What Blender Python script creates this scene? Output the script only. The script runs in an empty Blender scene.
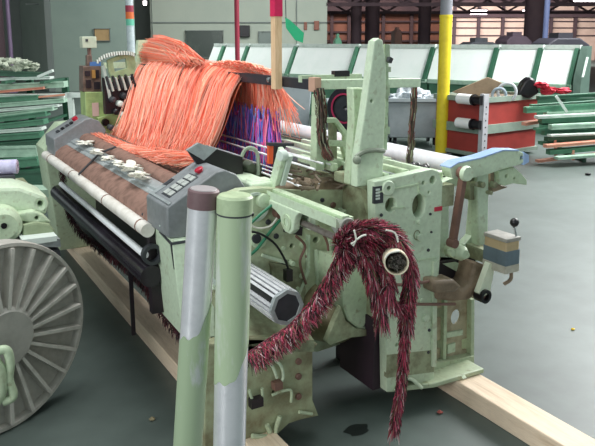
import bpy, math, random
from mathutils import Vector, Matrix, Euler
random.seed(7)
R = random.random
def U(a, b): return a + (b - a) * random.random()
C = bpy.context.scene.collection

# ------------------------------------------------------------------ camera
F, PITCH, HY, CX, CH = 680., math.radians(10), 40., 297.5, 1.6
YAW = math.atan(407 * math.cos(PITCH) / F)
CY = HY + F * math.tan(PITCH)
FW = Vector((math.sin(YAW) * math.cos(PITCH), math.cos(YAW) * math.cos(PITCH), -math.sin(PITCH)))
RT = Vector((math.cos(YAW), -math.sin(YAW), 0))
UPV = RT.cross(FW)
EYE = Vector((0, 0, CH))
cam = bpy.data.cameras.new('camera'); camo = bpy.data.objects.new('camera', cam); C.objects.link(camo)
camo.location = EYE; camo.rotation_euler = (math.radians(90) - PITCH, 0, -YAW)
cam.sensor_width = 36; cam.lens = 36 * F / 595; cam.clip_end = 300
cam.shift_y = (CY - 223) / 595
bpy.context.scene.camera = camo

def ray(px, py): return FW + RT * ((px - CX) / F) - UPV * ((py - CY) / F)
def at(px, py, ax, v):
    r = ray(px, py); return EYE + r * ((v - EYE[ax]) / r[ax])
def PX(px, py, x): return at(px, py, 0, x)
def PY(px, py, y): return at(px, py, 1, y)
def PZ(px, py, z): return at(px, py, 2, z)
EF = Vector((math.sin(YAW), math.cos(YAW), 0))
def G(px, py, d):                      # point seen at a pixel, d metres into the hall
    r = ray(px, py); return EYE + r * (d / r.dot(EF))
def RZ(px, py, d):
    p = G(px, py, d); return p.dot(RT), p.z
def V(r, d, z): return RT * r + EF * d + Vector((0, 0, z))

# ------------------------------------------------------------------ materials
def lin(h):
    o = []
    for i in (0, 2, 4):
        c = int(h[i:i + 2], 16) / 255
        o.append(c / 12.92 if c <= .04045 else ((c + .055) / 1.055) ** 2.4)
    return (*o, 1)
MATS = {}
def mat(name, col, col2=None, amt=.5, scale=8., rough=.55, metal=0., fine=None, bump=0., vcol=False, emit=0, stretch=None, lo=.45, hi=.68):
    if name in MATS: return MATS[name]
    m = bpy.data.materials.new(name); m.use_nodes = True; MATS[name] = m
    nt = m.node_tree; n = nt.nodes; l = nt.links; b = n['Principled BSDF']
    b.inputs['Roughness'].default_value = rough; b.inputs['Metallic'].default_value = metal
    tc = n.new('ShaderNodeTexCoord'); src = tc.outputs['Object']
    if stretch:
        mp = n.new('ShaderNodeMapping'); mp.inputs['Scale'].default_value = stretch
        l.new(src, mp.inputs['Vector']); src = mp.outputs['Vector']
    out = None
    if vcol:
        a = n.new('ShaderNodeVertexColor'); a.layer_name = 'Col'; out = a.outputs['Color']
    if col2:
        no = n.new('ShaderNodeTexNoise'); no.inputs['Scale'].default_value = scale; no.inputs['Detail'].default_value = 6; no.inputs['Roughness'].default_value = .65
        l.new(src, no.inputs['Vector'])
        rp = n.new('ShaderNodeValToRGB'); rp.color_ramp.elements[0].position = lo; rp.color_ramp.elements[1].position = hi
        rp.color_ramp.elements[0].color = (0, 0, 0, 1); rp.color_ramp.elements[1].color = (amt, amt, amt, 1)
        l.new(no.outputs['Fac'], rp.inputs['Fac'])
        mx = n.new('ShaderNodeMixRGB'); mx.inputs[1].default_value = lin(col); mx.inputs[2].default_value = lin(col2)
        if out: l.new(out, mx.inputs[1])
        fac = rp.outputs['Color']
        if name.startswith('mint'):      # grime, doubling as painted occlusion shade towards the floor, plus fine oily specks
            sx = n.new('ShaderNodeSeparateXYZ'); l.new(tc.outputs['Object'], sx.inputs[0])
            m1 = n.new('ShaderNodeMapRange'); m1.inputs[1].default_value = .02; m1.inputs[2].default_value = .5; m1.inputs[3].default_value = .38; m1.inputs[4].default_value = 0
            l.new(sx.outputs['Z'], m1.inputs[0])
            n3 = n.new('ShaderNodeTexNoise'); n3.inputs['Scale'].default_value = 34; n3.inputs['Detail'].default_value = 4; l.new(src, n3.inputs['Vector'])
            m2 = n.new('ShaderNodeMapRange'); m2.inputs[1].default_value = .60; m2.inputs[2].default_value = .70; m2.inputs[3].default_value = 0; m2.inputs[4].default_value = .5; l.new(n3.outputs['Fac'], m2.inputs[0])
            a1 = n.new('ShaderNodeMath'); a1.operation = 'ADD'; a1.use_clamp = True; l.new(fac, a1.inputs[0]); l.new(m1.outputs[0], a1.inputs[1])
            a2 = n.new('ShaderNodeMath'); a2.operation = 'ADD'; a2.use_clamp = True; l.new(a1.outputs[0], a2.inputs[0]); l.new(m2.outputs[0], a2.inputs[1]); fac = a2.outputs[0]
        l.new(fac, mx.inputs['Fac']); out = mx.outputs['Color']
        if fine:
            n2 = n.new('ShaderNodeTexNoise'); n2.inputs['Scale'].default_value = fine; n2.inputs['Detail'].default_value = 3
            l.new(src, n2.inputs['Vector'])
            hs = n.new('ShaderNodeHueSaturation'); mr = n.new('ShaderNodeMapRange')
            mr.inputs[1].default_value = .3; mr.inputs[2].default_value = .7; mr.inputs[3].default_value = .92; mr.inputs[4].default_value = 1.06
            l.new(n2.outputs['Fac'], mr.inputs[0]); l.new(mr.outputs[0], hs.inputs['Value']); l.new(out, hs.inputs['Color']); out = hs.outputs['Color']
        if bump:
            bp = n.new('ShaderNodeBump'); bp.inputs['Strength'].default_value = bump; bp.inputs['Distance'].default_value = .01
            l.new(no.outputs['Fac'], bp.inputs['Height']); l.new(bp.outputs['Normal'], b.inputs['Normal'])
    if out: l.new(out, b.inputs['Base Color'])
    else: b.inputs['Base Color'].default_value = lin(col)
    if emit:
        b.inputs['Emission Color'].default_value = lin(col); b.inputs['Emission Strength'].default_value = emit
    return m
MINT = mat('mint_paint', 'C0D2B4', '8E8C6C', .55, 13, .42, fine=60, lo=.55, hi=.82)
MINTC = mat('mint_paint_clean', 'CCDDC4', 'A8AC90', .45, 16, .4, fine=60, lo=.57, hi=.85)
DIRTY = mat('oily_mint_paint', '9AA284', '5E5038', .8, 12, .6, fine=50, bump=.1, lo=.42, hi=.68)
BROWN = mat('greasy_brown', '9C8874', '54432F', .8, 10, .6, fine=40, bump=.1)
RUST = mat('brown_bar_paint', '7A5A50', '56423A', .7, 14, .5)
GREY = mat('grey_enamel', '84888C', '6A6C6C', .6, 9, .5, fine=60)
GREYL = mat('aluminium_grey', 'A9B0B2', '7C8284', .6, 11, .4, metal=.2, fine=40)
DKGREY = mat('dark_grey', '3A3C42', '222428', .6, 10, .5)
BLACK = mat('black_plastic', '131217', '241C22', .6, 12, .35)
DARK = mat('oily_dark', '1C151C', '30202A', .7, 9, .5)
STEEL = mat('bright_steel', 'D4D8DC', '90949A', .6, 12, .22, metal=.9, fine=50)
CHROME = mat('worn_chrome', 'E2E2EA', 'A8A8B4', .6, 9, .3, metal=.55)
TUBEW = mat('white_tube', 'E6E2DC', 'B6AC9C', .5, 10, .5)
CLOTH = mat('brown_cloth', '8E6E62', '5E463E', .7, 20, .9, fine=160, bump=.15)
WHITE = mat('white_scrap', 'F0EEE4', 'C0BCB0', .5, 15, .8)
YARN = mat('yarn_fibre', 'FFFFFF', vcol=True, rough=.75)
WOOD = mat('raw_lumber', 'EAD4BC', 'B08E68', .6, 7, .75, fine=60, stretch=(6, .5, 6), lo=.5, hi=.78)
LATH = mat('lath_wood', 'EAC8A2', 'CFA27A', .6, 14, .7, stretch=(8, 8, 1))
PINKRED = mat('red_paint', 'D8205A', 'B81848', .5, 12, .5)
HOSE = mat('green_hose', '2E7A5A', rough=.4)
GREENM = mat('machine_green', '4E8468', '3A6450', .6, 5, .5, fine=25)
GREENP = mat('pale_green_steel', 'A6C4B0', '7A9C88', .7, 5, .5, fine=25)
GREEND = mat('dark_green_steel', '2E5C46', '1E4030', .6, 5, .5)
PALEW = mat('pale_steel', 'D8E2DC', 'A8BCB0', .6, 6, .5)
PINKB = mat('pink_lath', 'D89A84', 'B87460', .5, 9, .7)
TAN = mat('tan_box', 'C2AC88', 'A48E70', .6, 14, .7)
BLUEL = mat('slate_blue', '6C7C88', '58676F', .5, 20, .5)
BLUEF = mat('blue_film', '9CB8E4', 'C4D4F0', .6, 15, .35)
WHEEL = mat('cast_grey', 'B4B1AA', '8A8780', .6, 7, .5, fine=40, bump=.1)
YELLOW = mat('yellow_paint', 'E6D02C', 'C8AE20', .6, 5, .5)
COLGREY = mat('column_grey', '8A8C94', '70727A', .6, 5, .5)
REDB = mat('bin_red', 'A03A34', '7E2C2A', .6, 5, .6, fine=20)
TUBG = mat('tub_grey', 'A6B0B4', '8A949A', .6, 4, .45)
FILM = mat('clear_film', 'D4DCE2', '98A2AA', .7, 12, .25, bump=.4)
PANELW = mat('white_panel', 'EEF6F2', 'D8E8E0', .4, 2, .4)

# ------------------------------------------------------------------ mesh helpers
class MB:
    def __init__(s): s.v = []; s.f = []; s.c = []
    def add(s, vs, fs, col=None):
        o = len(s.v); s.v += [Vector(p) for p in vs]; s.f += [tuple(i + o for i in f) for f in fs]; s.c += [col] * len(fs); return s
    def box(s, a, b):
        x0, x1 = sorted((a[0], b[0])); y0, y1 = sorted((a[1], b[1])); z0, z1 = sorted((a[2], b[2]))
        return s.add([(x0, y0, z0), (x1, y0, z0), (x1, y1, z0), (x0, y1, z0), (x0, y0, z1), (x1, y0, z1), (x1, y1, z1), (x0, y1, z1)],
                     [(0, 3, 2, 1), (4, 5, 6, 7), (0, 1, 5, 4), (1, 2, 6, 5), (2, 3, 7, 6), (3, 0, 4, 7)])
    def obox(s, c, size, M=None):
        M = M or Matrix.Identity(3); c = Vector(c); h = [q / 2 for q in size]
        vs = [c + M @ Vector((x * h[0], y * h[1], z * h[2])) for x, y, z in ((-1,-1,-1),(1,-1,-1),(1,1,-1),(-1,1,-1),(-1,-1,1),(1,-1,1),(1,1,1),(-1,1,1))]
        return s.add(vs, [(0, 3, 2, 1), (4, 5, 6, 7), (0, 1, 5, 4), (1, 2, 6, 5), (2, 3, 7, 6), (3, 0, 4, 7)])
    def bar(s, a, b, w, h, upv=(0, 0, 1)):
        a = Vector(a); b = Vector(b); d = (b - a); L = d.length; d.normalize()
        u = Vector(upv); x = d.cross(u)
        if x.length < 1e-4: x = d.cross(Vector((0, 1, 0)))
        x.normalize(); z = x.cross(d)
        M = Matrix((x, d, z)).transposed()
        return s.obox((a + b) / 2, (w, L, h), M)
    def prism(s, pts, vec):
        pts = [Vector(p) for p in pts]; vec = Vector(vec); n = len(pts)
        nrm = Vector((0, 0, 0))
        for i in range(n): nrm += pts[i].cross(pts[(i + 1) % n])
        if nrm.dot(vec) > 0: pts = pts[::-1]
        fs = [tuple(range(n)), tuple(range(2 * n - 1, n - 1, -1))] + [(j, i, i + n, j + n) for i in range(n) for j in [(i + 1) % n]]
        return s.add(pts + [p + vec for p in pts], fs)
    def tube(s, pts, r, n=10, cap=True, col=None):
        pts = [Vector(p) for p in pts]; m = len(pts)
        rs = r if isinstance(r, (list, tuple)) else [r] * m
        vs = []; prev = None
        for i in range(m):
            d = (pts[min(i + 1, m - 1)] - pts[max(i - 1, 0)])
            if d.length < 1e-9: d = Vector((0, 0, 1))
            d.normalize()
            if prev is None:
                a = Vector((0, 0, 1)) if abs(d.z) < .9 else Vector((1, 0, 0))
                x = d.cross(a).normalized()
            else:
                x = prev - d * prev.dot(d)
                x = x.normalized() if x.length > 1e-6 else d.orthogonal().normalized()
            prev = x; y = d.cross(x)
            vs += [pts[i] + (x * math.cos(2 * math.pi * k / n) + y * math.sin(2 * math.pi * k / n)) * rs[i] for k in range(n)]
        fs = [(i * n + k, i * n + (k + 1) % n, (i + 1) * n + (k + 1) % n, (i + 1) * n + k) for i in range(m - 1) for k in range(n)]
        if cap: fs += [tuple(range(n - 1, -1, -1)), tuple(range((m - 1) * n, m * n))]
        return s.add(vs, fs, col)
    def cyl(s, a, b, r, r2=None, n=24): return s.tube([a, b], [r, r if r2 is None else r2], n)
    def lathe(s, o, ax, prof, n=32, closed=False):
        o = Vector(o); ax = Vector(ax).normalized(); x = ax.orthogonal().normalized(); y = ax.cross(x); m = len(prof)
        vs = [o + ax * t + (x * math.cos(2 * math.pi * k / n) + y * math.sin(2 * math.pi * k / n)) * r for t, r in prof for k in range(n)]
        fs = [(i % m * n + k, i % m * n + (k + 1) % n, (i + 1) % m * n + (k + 1) % n, (i + 1) % m * n + k) for i in range(m if closed else m - 1) for k in range(n)]
        if not closed: fs += [tuple(range(n - 1, -1, -1)), tuple(range((m - 1) * n, m * n))]
        return s.add(vs, fs)
    def ball(s, c, r, n=14):
        r = r if isinstance(r, (list, tuple)) else (r, r, r); c = Vector(c); m = n // 2
        vs = [c + Vector((r[0] * math.sin(math.pi * i / m) * math.cos(2 * math.pi * k / n), r[1] * math.sin(math.pi * i / m) * math.sin(2 * math.pi * k / n), r[2] * math.cos(math.pi * i / m))) for i in range(m + 1) for k in range(n)]
        return s.add(vs, [(i * n + k, (i + 1) * n + k, (i + 1) * n + (k + 1) % n, i * n + (k + 1) % n) for i in range(m) for k in range(n)])
    def blob(s, c, r, seed=0, amp=.3, n=20):
        rr = random.Random(seed); ph = [(rr.uniform(1, 5), rr.uniform(1, 5), rr.uniform(1, 5), rr.uniform(0, 6)) for _ in range(6)]
        o = len(s.v); s.ball((0, 0, 0), 1, n)
        for i in range(o, len(s.v)):
            p = s.v[i]; k = 1 + amp * sum(math.sin(a * p.x * 1.7 + b * p.y * 1.7 + q * p.z * 1.7 + w) for a, b, q, w in ph) / 3
            s.v[i] = Vector(c) + Vector((p.x * r[0] * k, p.y * r[1] * k, p.z * r[2] * k))
        return s
    def mesh(s, name, shift, m):
        me = bpy.data.meshes.new(name)
        me.from_pydata([tuple(p - shift) for p in s.v], [], s.f); me.materials.append(m)
        if any(c is not None for c in s.c):
            at_ = me.color_attributes.new('Col', 'FLOAT_COLOR', 'CORNER'); buf = []
            for p, c in zip(me.polygons, s.c):
                buf += list(c or (1, 1, 1, 1)) * p.loop_total
            at_.data.foreach_set('color', buf)
        finish(me); return me
def finish(me, ang=38):
    for p in me.polygons: p.use_smooth = True
    me.update()
    try: me.set_sharp_from_angle(angle=math.radians(ang))
    except Exception: pass

def wloc(o):
    p = Vector((0, 0, 0))
    while o: p += Vector(o.location); o = o.parent
    return p
def link(me, name, parent=None, bev=0, loc=None):
    o = bpy.data.objects.new(name, me); C.objects.link(o)
    if parent: o.parent = parent
    if bev:
        b = o.modifiers.new('bevel', 'BEVEL'); b.width = bev; b.segments = 2; b.limit_method = 'ANGLE'; b.angle_limit = math.radians(40)
    return o
def part(name, mb, m, parent, label=None, bev=0):
    o = link(mb.mesh(name, wloc(parent), m), name, parent, bev)
    if label: o['label'] = label
    return o
def tagp(o, label, cat, group=None, kind=None):
    o['label'] = label; o['category'] = cat
    if group: o['group'] = group
    if kind: o['kind'] = kind
    return o
def thing(name, label, cat, loc=(0, 0, 0), group=None):
    o = bpy.data.objects.new(name, None); C.objects.link(o); o.location = loc; o.empty_display_size = .1
    return tagp(o, label, cat, group)
def single(name, mb, m, label, cat, group=None, bev=0, kind=None):
    # origin at the base centre of the object
    xs = [p.x for p in mb.v]; ys = [p.y for p in mb.v]; zs = [p.z for p in mb.v]
    base = Vector(((min(xs) + max(xs)) / 2, (min(ys) + max(ys)) / 2, min(zs)))
    o = link(mb.mesh(name, base, m), name, None, bev); o.location = base
    return tagp(o, label, cat, group, kind)
def struct(name, mb, m, bev=0):
    o = link(mb.mesh(name, Vector((0, 0, 0)), m), name, None, bev); o['kind'] = 'structure'; return o

def plate(name, outline, holes, ax, v, th, m, parent, bev=.004, label=None):
    """flat plate with holes. outline: list of 3D points on plane ax=v; holes: (centre, radius[, radius2]) or lists of points"""
    cu = bpy.data.curves.new('tmp', 'CURVE'); cu.dimensions = '2D'; cu.fill_mode = 'BOTH'
    cu.extrude = max(th / 2 - bev, .0005); cu.bevel_depth = bev; cu.bevel_resolution = 1; cu.offset = -bev
    to2 = {1: lambda p: (p[0], p[2]), 0: lambda p: (p[1], p[2]), 2: lambda p: (p[0], p[1])}[ax]
    def spl(p2):
        s = cu.splines.new('POLY'); s.points.add(len(p2) - 1); s.use_cyclic_u = True
        for q, p in zip(s.points, p2): q.co = (p[0], p[1], 0, 1)
    def area(p2): return sum(a[0] * b[1] - b[0] * a[1] for a, b in zip(p2, p2[1:] + p2[:1]))
    o2 = [to2(p) for p in outline]
    if area(o2) < 0: o2.reverse()
    spl(o2)
    for h in holes:
        if isinstance(h, list):
            h2 = [to2(p) for p in h]
        else:
            c = to2(h[0]); r = h[1]; r2 = h[2] if len(h) > 2 else r
            h2 = [(c[0] + r * math.cos(2 * math.pi * k / 20), c[1] + r2 * math.sin(2 * math.pi * k / 20)) for k in range(20)]
        if area(h2) > 0: h2.reverse()
        spl(h2)
    t = bpy.data.objects.new('tmp', cu); C.objects.link(t)
    dg = bpy.context.evaluated_depsgraph_get(); dg.update()
    me = bpy.data.meshes.new_from_object(t.evaluated_get(dg))
    bpy.data.objects.remove(t); bpy.data.curves.remove(cu)
    sh = wloc(parent) if parent else Vector((0, 0, 0)); mid = v + th / 2
    for p in me.vertices:
        x, y, z = p.co
        w = {1: Vector((x, mid - z, y)), 0: Vector((mid + z, x, y)), 2: Vector((x, y, mid + z))}[ax]
        p.co = w - sh
    me.name = name; me.materials.clear(); me.materials.append(m); finish(me, 30)
    o = link(me, name, parent)
    if label: o['label'] = label
    return o
def pY(pts, y): return [PY(a, b, y) for a, b in pts]
def smooth(pts, n=8):
    pts = [Vector(p) for p in pts]; out = []
    for i in range(len(pts) - 1):
        p0 = pts[max(i - 1, 0)]; p1 = pts[i]; p2 = pts[i + 1]; p3 = pts[min(i + 2, len(pts) - 1)]
        for k in range(n):
            t = k / n
            out.append(.5 * (2 * p1 + (p2 - p0) * t + (2 * p0 - 5 * p1 + 4 * p2 - p3) * t * t + (3 * p1 - p0 - 3 * p2 + p3) * t ** 3))
    return out + [pts[-1]]

#@@HALL
# ------------------------------------------------------------------ the hall
def vbox(mb, r0, r1, d0, d1, z0, z1):
    vs = [V(r, d, z) for z in (z0, z1) for r, d in ((r0, d0), (r1, d0), (r1, d1), (r0, d1))]
    return mb.add(vs, [(0, 3, 2, 1), (4, 5, 6, 7), (0, 1, 5, 4), (1, 2, 6, 5), (2, 3, 7, 6), (3, 0, 4, 7)])
FLOORM = mat('concrete_floor', '58635F', '3E4845', .85, .9, .45, fine=7, lo=.35, hi=.7)
struct('floor', vbox(MB(), -30, 40, -6, 62, -.2, 0), FLOORM)
CEILM = mat('dark_roof', '3A3638', '2A282A', .6, 1, .8)
struct('ceiling', vbox(MB(), -30, 40, 8, 62, 6.0, 6.2), CEILM)
WTAN = mat('tan_wall', 'BEA496', 'A08A7E', .6, .6, .8)
WDK = mat('dark_wall', '3A2A30', '4E383A', .6, .8, .8)
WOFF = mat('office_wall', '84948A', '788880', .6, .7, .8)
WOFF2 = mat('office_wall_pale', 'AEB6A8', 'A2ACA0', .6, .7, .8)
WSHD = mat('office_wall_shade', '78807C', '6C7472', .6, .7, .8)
DB = 55.
w = MB(); vbox(w, RZ(326, 40, DB)[0], 40, DB, DB + .2, 0, 6.0); struct('wall_back', w, WTAN)
t = MB()
for z0, z1 in ((3.35, 3.9), (4.5, 6)): vbox(t, RZ(326, 40, DB)[0], 40, DB - .5, DB - .1, z0, z1)
struct('trim_1', t, WDK)
t = MB()
for z in (1.9, 2.5, 3.0): vbox(t, RZ(326, 40, DB)[0], 40, DB - .12, DB, z, z + .09)
for px in range(332, 640, 24):
    r = RZ(px, 40, DB)[0]; vbox(t, r, r + .22, DB - .3, DB, 0, 6)
struct('trim_2', t, WDK)
# darker brown bay on the left of the back wall
w = MB(); vbox(w, RZ(326, 40, 40)[0], RZ(440, 40, 40)[0], 40, 40.2, 0, 6)
struct('wall_middle', w, mat('brown_wall', '7A4E40', '5A3A34', .7, .8, .8))
t = MB()
for z in (1.5, 2.0, 2.6, 3.2): vbox(t, RZ(326, 40, 40)[0], RZ(440, 40, 40)[0], 39.8, 40, z, z + .1)
for px in (330, 347, 381, 409): r = RZ(px, 40, 40)[0]; vbox(t, r, r + .18, 39.7, 40, 0, 6)
vbox(t, RZ(326, 40, 40)[0], RZ(440, 40, 40)[0], 39.2, 39.8, 3.1, 6)
struct('trim_3', t, WDK)
# roof trusses
for i, d in enumerate((24., 31.)):
    t = MB(); z0 = 1.6 + (28 - i * 3) * d / 680; z1 = z0 + .6
    z0 = max(z0, 2.75)
    z1 = z0 + .6
    r0 = RZ(326, 20, d)[0]; r1 = RZ(640, 20, d)[0]
    vbox(t, r0, r1, d, d + .15, z0, z0 + .12); vbox(t, r0, r1, d, d + .15, z1, z1 + .12)
    k = r0; s = 0
    while k < r1:
        t.bar(V(k, d + .07, z0 + .1 if s else z1), V(k + .9, d + .07, z1 if s else z0 + .1), .08, .08); k += .9; s = 1 - s
    t2 = struct('trim_%d' % (4 + i), t, WDK)
# office block on the left
D1, D2 = 21.5, 24.
def office(name, px0, px1, d, m, z1=6.0, d2=None):
    return struct(name, vbox(MB(), RZ(px0, 40, d)[0], RZ(px1, 40, d)[0], d, d2 or d + .2, 0, z1), m)
office('wall_left', 49, 134, D1, WOFF)
office('wall_office', 151, 327, D2, WOFF2)
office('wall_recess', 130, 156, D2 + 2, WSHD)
w = MB(); a = V(RZ(49, 40, D1)[0], D1, 0); b = V(RZ(24, 40, D2 + 1)[0], D2 + 1, 0)
w.prism([a, b, b + Vector((0, 0, 6)), a + Vector((0, 0, 6))], (-.05, .1, 0)); struct('wall_corner', w, mat('office_wall_light', '9AA69C', '8E9A90', .6, .7, .8))
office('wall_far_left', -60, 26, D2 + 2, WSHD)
# skirting lines, door and windows
def vrect(mb, x0, y0, x1, y1, d, th=.06):
    r0, za = RZ(x0, y0, d); r1, zb = RZ(x1, y1, d); return vbox(mb, r0, r1, d - th, d, zb, za)
dz = 22.1
d_ = MB(); lerp = lambda t_: a.lerp(b, t_)
p = lerp(.32); q = lerp(.62)
d_.prism([p + Vector((-.02, -.06, 0)), q + Vector((-.02, -.06, 0)), q + Vector((-.02, -.06, 1.95)), p + Vector((-.02, -.06, 1.95))], (-.01, -.03, 0))
struct('door_1', d_, mat('office_door', '4E5A54', '444E4A', .5, 2, .6))
def window(i, x0, y0, x1, y1, d, glass, frame=None):
    o = struct('window_%d' % i, vrect(MB(), x0, y0, x1, y1, d, .05), glass)
    fm = MB(); e = .7
    for q in ((x0 - e, y0 - e, x1 + e, y0), (x0 - e, y1, x1 + e, y1 + e), (x0 - e, y0, x0, y1), (x1, y0, x1 + e, y1)): vrect(fm, *q, d, .09)
    f = part('window_frame', fm, frame or WSHD, o); return o
GD = mat('dim_window', '3C4640', '566058', .8, 1.5, .25)
window(1, 95, 29, 110, 40.5, D1, mat('lit_window', 'A88C62', '80684A', .7, 1.5, .4))
window(2, 186, 31, 223, 57, D2, GD)
window(3, 259, 32, 275, 43, D2, mat('grey_window', '77827C', '66706C', .6, 1.5, .3))
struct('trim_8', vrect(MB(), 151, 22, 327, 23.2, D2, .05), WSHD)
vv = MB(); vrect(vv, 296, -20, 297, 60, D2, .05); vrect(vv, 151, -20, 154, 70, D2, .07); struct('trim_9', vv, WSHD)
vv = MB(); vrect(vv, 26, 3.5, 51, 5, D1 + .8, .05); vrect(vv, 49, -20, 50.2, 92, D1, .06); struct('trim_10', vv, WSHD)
s = MB(); vrect(s, 239.5, 25.5, 250, 37, D2, .2)
single('wall_box', s, BLACK, 'small black box fixed to the pale office wall beside the red pole', 'box', bev=.02)
s = MB(); vrect(s, 314, 21, 319, 30, D2, .1)
single('switch_box', s, mat('rust_box', '8A5848', rough=.6), 'small brown switch box on the pale office wall near its right end', 'box', bev=.01)
s = MB(); vrect(s, 304, 22, 307, 30, D2, .06)
single('switch_box', s, mat('rust_box', '8A5848', rough=.6), 'narrow brown plate on the office wall, left of the brown switch box', 'box', bev=.01)
# green cloth hung slanting on the office wall
pts = [G(285, 17, 13), G(290, 20, 13), G(304, 33, 13), G(303, 43, 13), G(295, 40, 13), G(286, 28, 13)]
s = MB(); s.prism(pts, EF * .01)
bn = single('green_cloth', s, mat('green_cloth', '2EB07C', '249868', .5, 6, .8), 'bright green cloth strip hanging slanted beside the red-tipped wooden lath', 'cloth')
# ropes holding it
s = MB(); s.tube([G(286, 18, 13), G(283, -90, 13)], .008, 6); part('hanging_cord', s, DKGREY, bn)
# red pole
s = thing('red_pole', 'thin dark red upright pole in front of the pale office wall', 'pole', V(RZ(237, 40, 13)[0], 13, 0))
part('pole', MB().cyl(V(RZ(237.2, 40, 13)[0], 13, 0), V(RZ(237.2, 40, 13)[0], 13, 6), .045), mat('pole_red', 'A83048', '882840', .6, 6, .5), s)
part('base_plate', vbox(MB(), RZ(237, 40, 13)[0] - .12, RZ(237, 40, 13)[0] + .12, 12.88, 13.12, 0, .02), mat('pole_red', 'A83048'), s)
# banded pole
dd = 9.; r = RZ(130.8, 40, dd)[0]
s = thing('banded_pole', 'white upright pole with red, orange and teal bands near the top', 'pole', V(r, dd, 0))
part('pole', MB().cyl(V(r, dd, 0), V(r, dd, 3.2), .05), mat('pole_white', 'C8D4D8', 'A4B4BC', .7, 20, .5, fine=60), s)
part('base_plate', vbox(MB(), r - .14, r + .14, dd - .14, dd + .14, 0, .02), COLGREY, s)
for y0, y1, cn, cc in ((5.5, 12, 'red', '9A3048'), (12, 19, 'orange', 'E07038'), (19, 25.5, 'teal', '6CC4A8')):
    part('colour_band', MB().cyl(V(r, dd, RZ(130, y1, dd)[1]), V(r, dd, RZ(130, y0, dd)[1]), .053), mat('band_' + cn, cc, rough=.5), s, cn + ' colour band')
# hall columns
def column(px, d, rad, m, name, label, top=None, h=6):
    r = RZ(px, 40, d)[0]
    s = thing(name, label, 'column', V(r, d, 0))
    part('shaft', MB().cyl(V(r, d, 0), V(r, d, h), rad, n=28), m, s)
    part('base_plate', vbox(MB(), r - rad * 1.5, r + rad * 1.5, d - rad * 1.5, d + rad * 1.5, 0, .03), m, s)
    return s, r
s, r = column(445.2, 9.55, .082, COLGREY, 'steel_column', 'round steel column painted yellow to above head height, grey above')
part('yellow_sleeve', MB().cyl(V(r, 9.55, .03), V(r, 9.55, 1.92), .085, n=28), YELLOW, s, 'yellow painted lower length')
part('collar', MB().cyl(V(r, 9.55, 1.90), V(r, 9.55, 1.94), .090, n=28), YELLOW, s)
column(545, 18, .07, mat('blue_column', '5A6488', '4A5474', .5, 4, .5), 'steel_column', 'thin blue steel column at the far right of the hall')
column(356, 26, .2, WDK, 'steel_column', 'dark column before the brown wall, left of the tall lever')
column(372, 27, .28, WDK, 'steel_column', 'dark column before the brown wall, behind the tall lever top')
column(424, 28, .25, WDK, 'steel_column', 'dark column just left of the yellow column')
column(534, 24, .36, WDK, 'steel_column', 'broad dark column just left of the thin blue column')
column(10, 21, .06, mat('mauve_pipe', '84708E', '6C5A76', .5, 4, .5), 'steel_column', 'thin mauve column in the shaded left end of the hall')
column(-6, 17, .25, WDK, 'steel_column', 'dark column at the left end of the hall')
# far fluorescent fixtures
LAMP = mat('lamp_tube', 'FFF4F4', emit=6)
for (x0, y0, x1, y1, d, lb) in ((471, 10, 487, 14.5, 34, 'small glowing ceiling lamp right of the yellow column'), (575, -2, 596, 1.5, 26, 'bright ceiling lamp in the upper right corner'), (484, 3, 489, 5, 40, 'tiny glowing lamp above the row of white panels'), (143, 1, 146, 5, 22, 'tiny bright lamp in the dark recess beside the banded pole'), (523, 10, 527, 13, 40, 'faint lamp beside the broad dark column')):
    r0, za = RZ(x0, y0, d); r1, zb = RZ(x1, y1, d); cr = (r0 + r1) / 2
    s = thing('ceiling_lamp', lb, 'lamp', V(cr, d, zb))
    part('lamp_tube', vbox(MB(), r0, r1, d, d + .12, zb, za), LAMP, s)
    part('lamp_housing', vbox(MB(), r0 - .02, r1 + .02, d - .02, d + .16, za, za + .06), DKGREY, s)
    part('suspension_rod', MB().cyl(V(cr, d + .06, za + .06), V(cr, d + .06, 6), .012, n=6), DKGREY, s)
# far machines and boxes behind the white panels
for (x0, y0, x1, y1, d, m, nm, lb, ct) in (
    (466, 42, 502, 52, 19, DKGREY, 'covered_machine', 'low dark machine behind the white panels, right of the yellow column', 'machine'),
    (507, 36, 532, 52, 20, mat('mauve_dark', '5A4A56', '40343E', .6, 2, .6), 'covered_machine', 'dark machine with stepped top behind the white panels', 'machine'),
    (549, 38, 590, 54, 15.6, mat('charcoal', '2E2C36', '3E3A42', .6, 2, .6), 'covered_machine', 'large charcoal machine behind the rightmost white panels', 'machine'),
    (335, 37.5, 342, 44, 22, GREENM, 'crate', 'small green crate at the foot of the brown far wall', 'crate'),
    (395, 30, 402, 44, 30, mat('pinkish', '9C7468'), 'crate', 'pinkish box stack by the brown far wall left of the yellow column', 'crate')):
    r0, za = RZ(x0, y0, d); r1, zb = RZ(x1, y1, d); b_ = MB()
    h = za
    b_.prism([V(r0, d, 0), V(r1, d, 0), V(r1, d, h * .9), V(r1 - (r1 - r0) * .25, d, h), V(r0 + (r1 - r0) * .2, d, h), V(r0, d, h * .92)], EF * 1.2)
    t = thing(nm, lb, ct, V((r0 + r1) / 2, d + .6, 0))
    part('body', b_, m, t, bev=.03)
    lid = MB(); vbox(lid, r0 + (r1 - r0) * .3, r1 - (r1 - r0) * .35, d + .2, d + .8, h, h + .12); part('lid', lid, m, t)

# ------------------------------------------------------------------ row of white slanted panels
def rowd(px): return 15.5 + (px - 215) / 370. * (8.7 - 15.5) if px > 215 else 15.5
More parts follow.
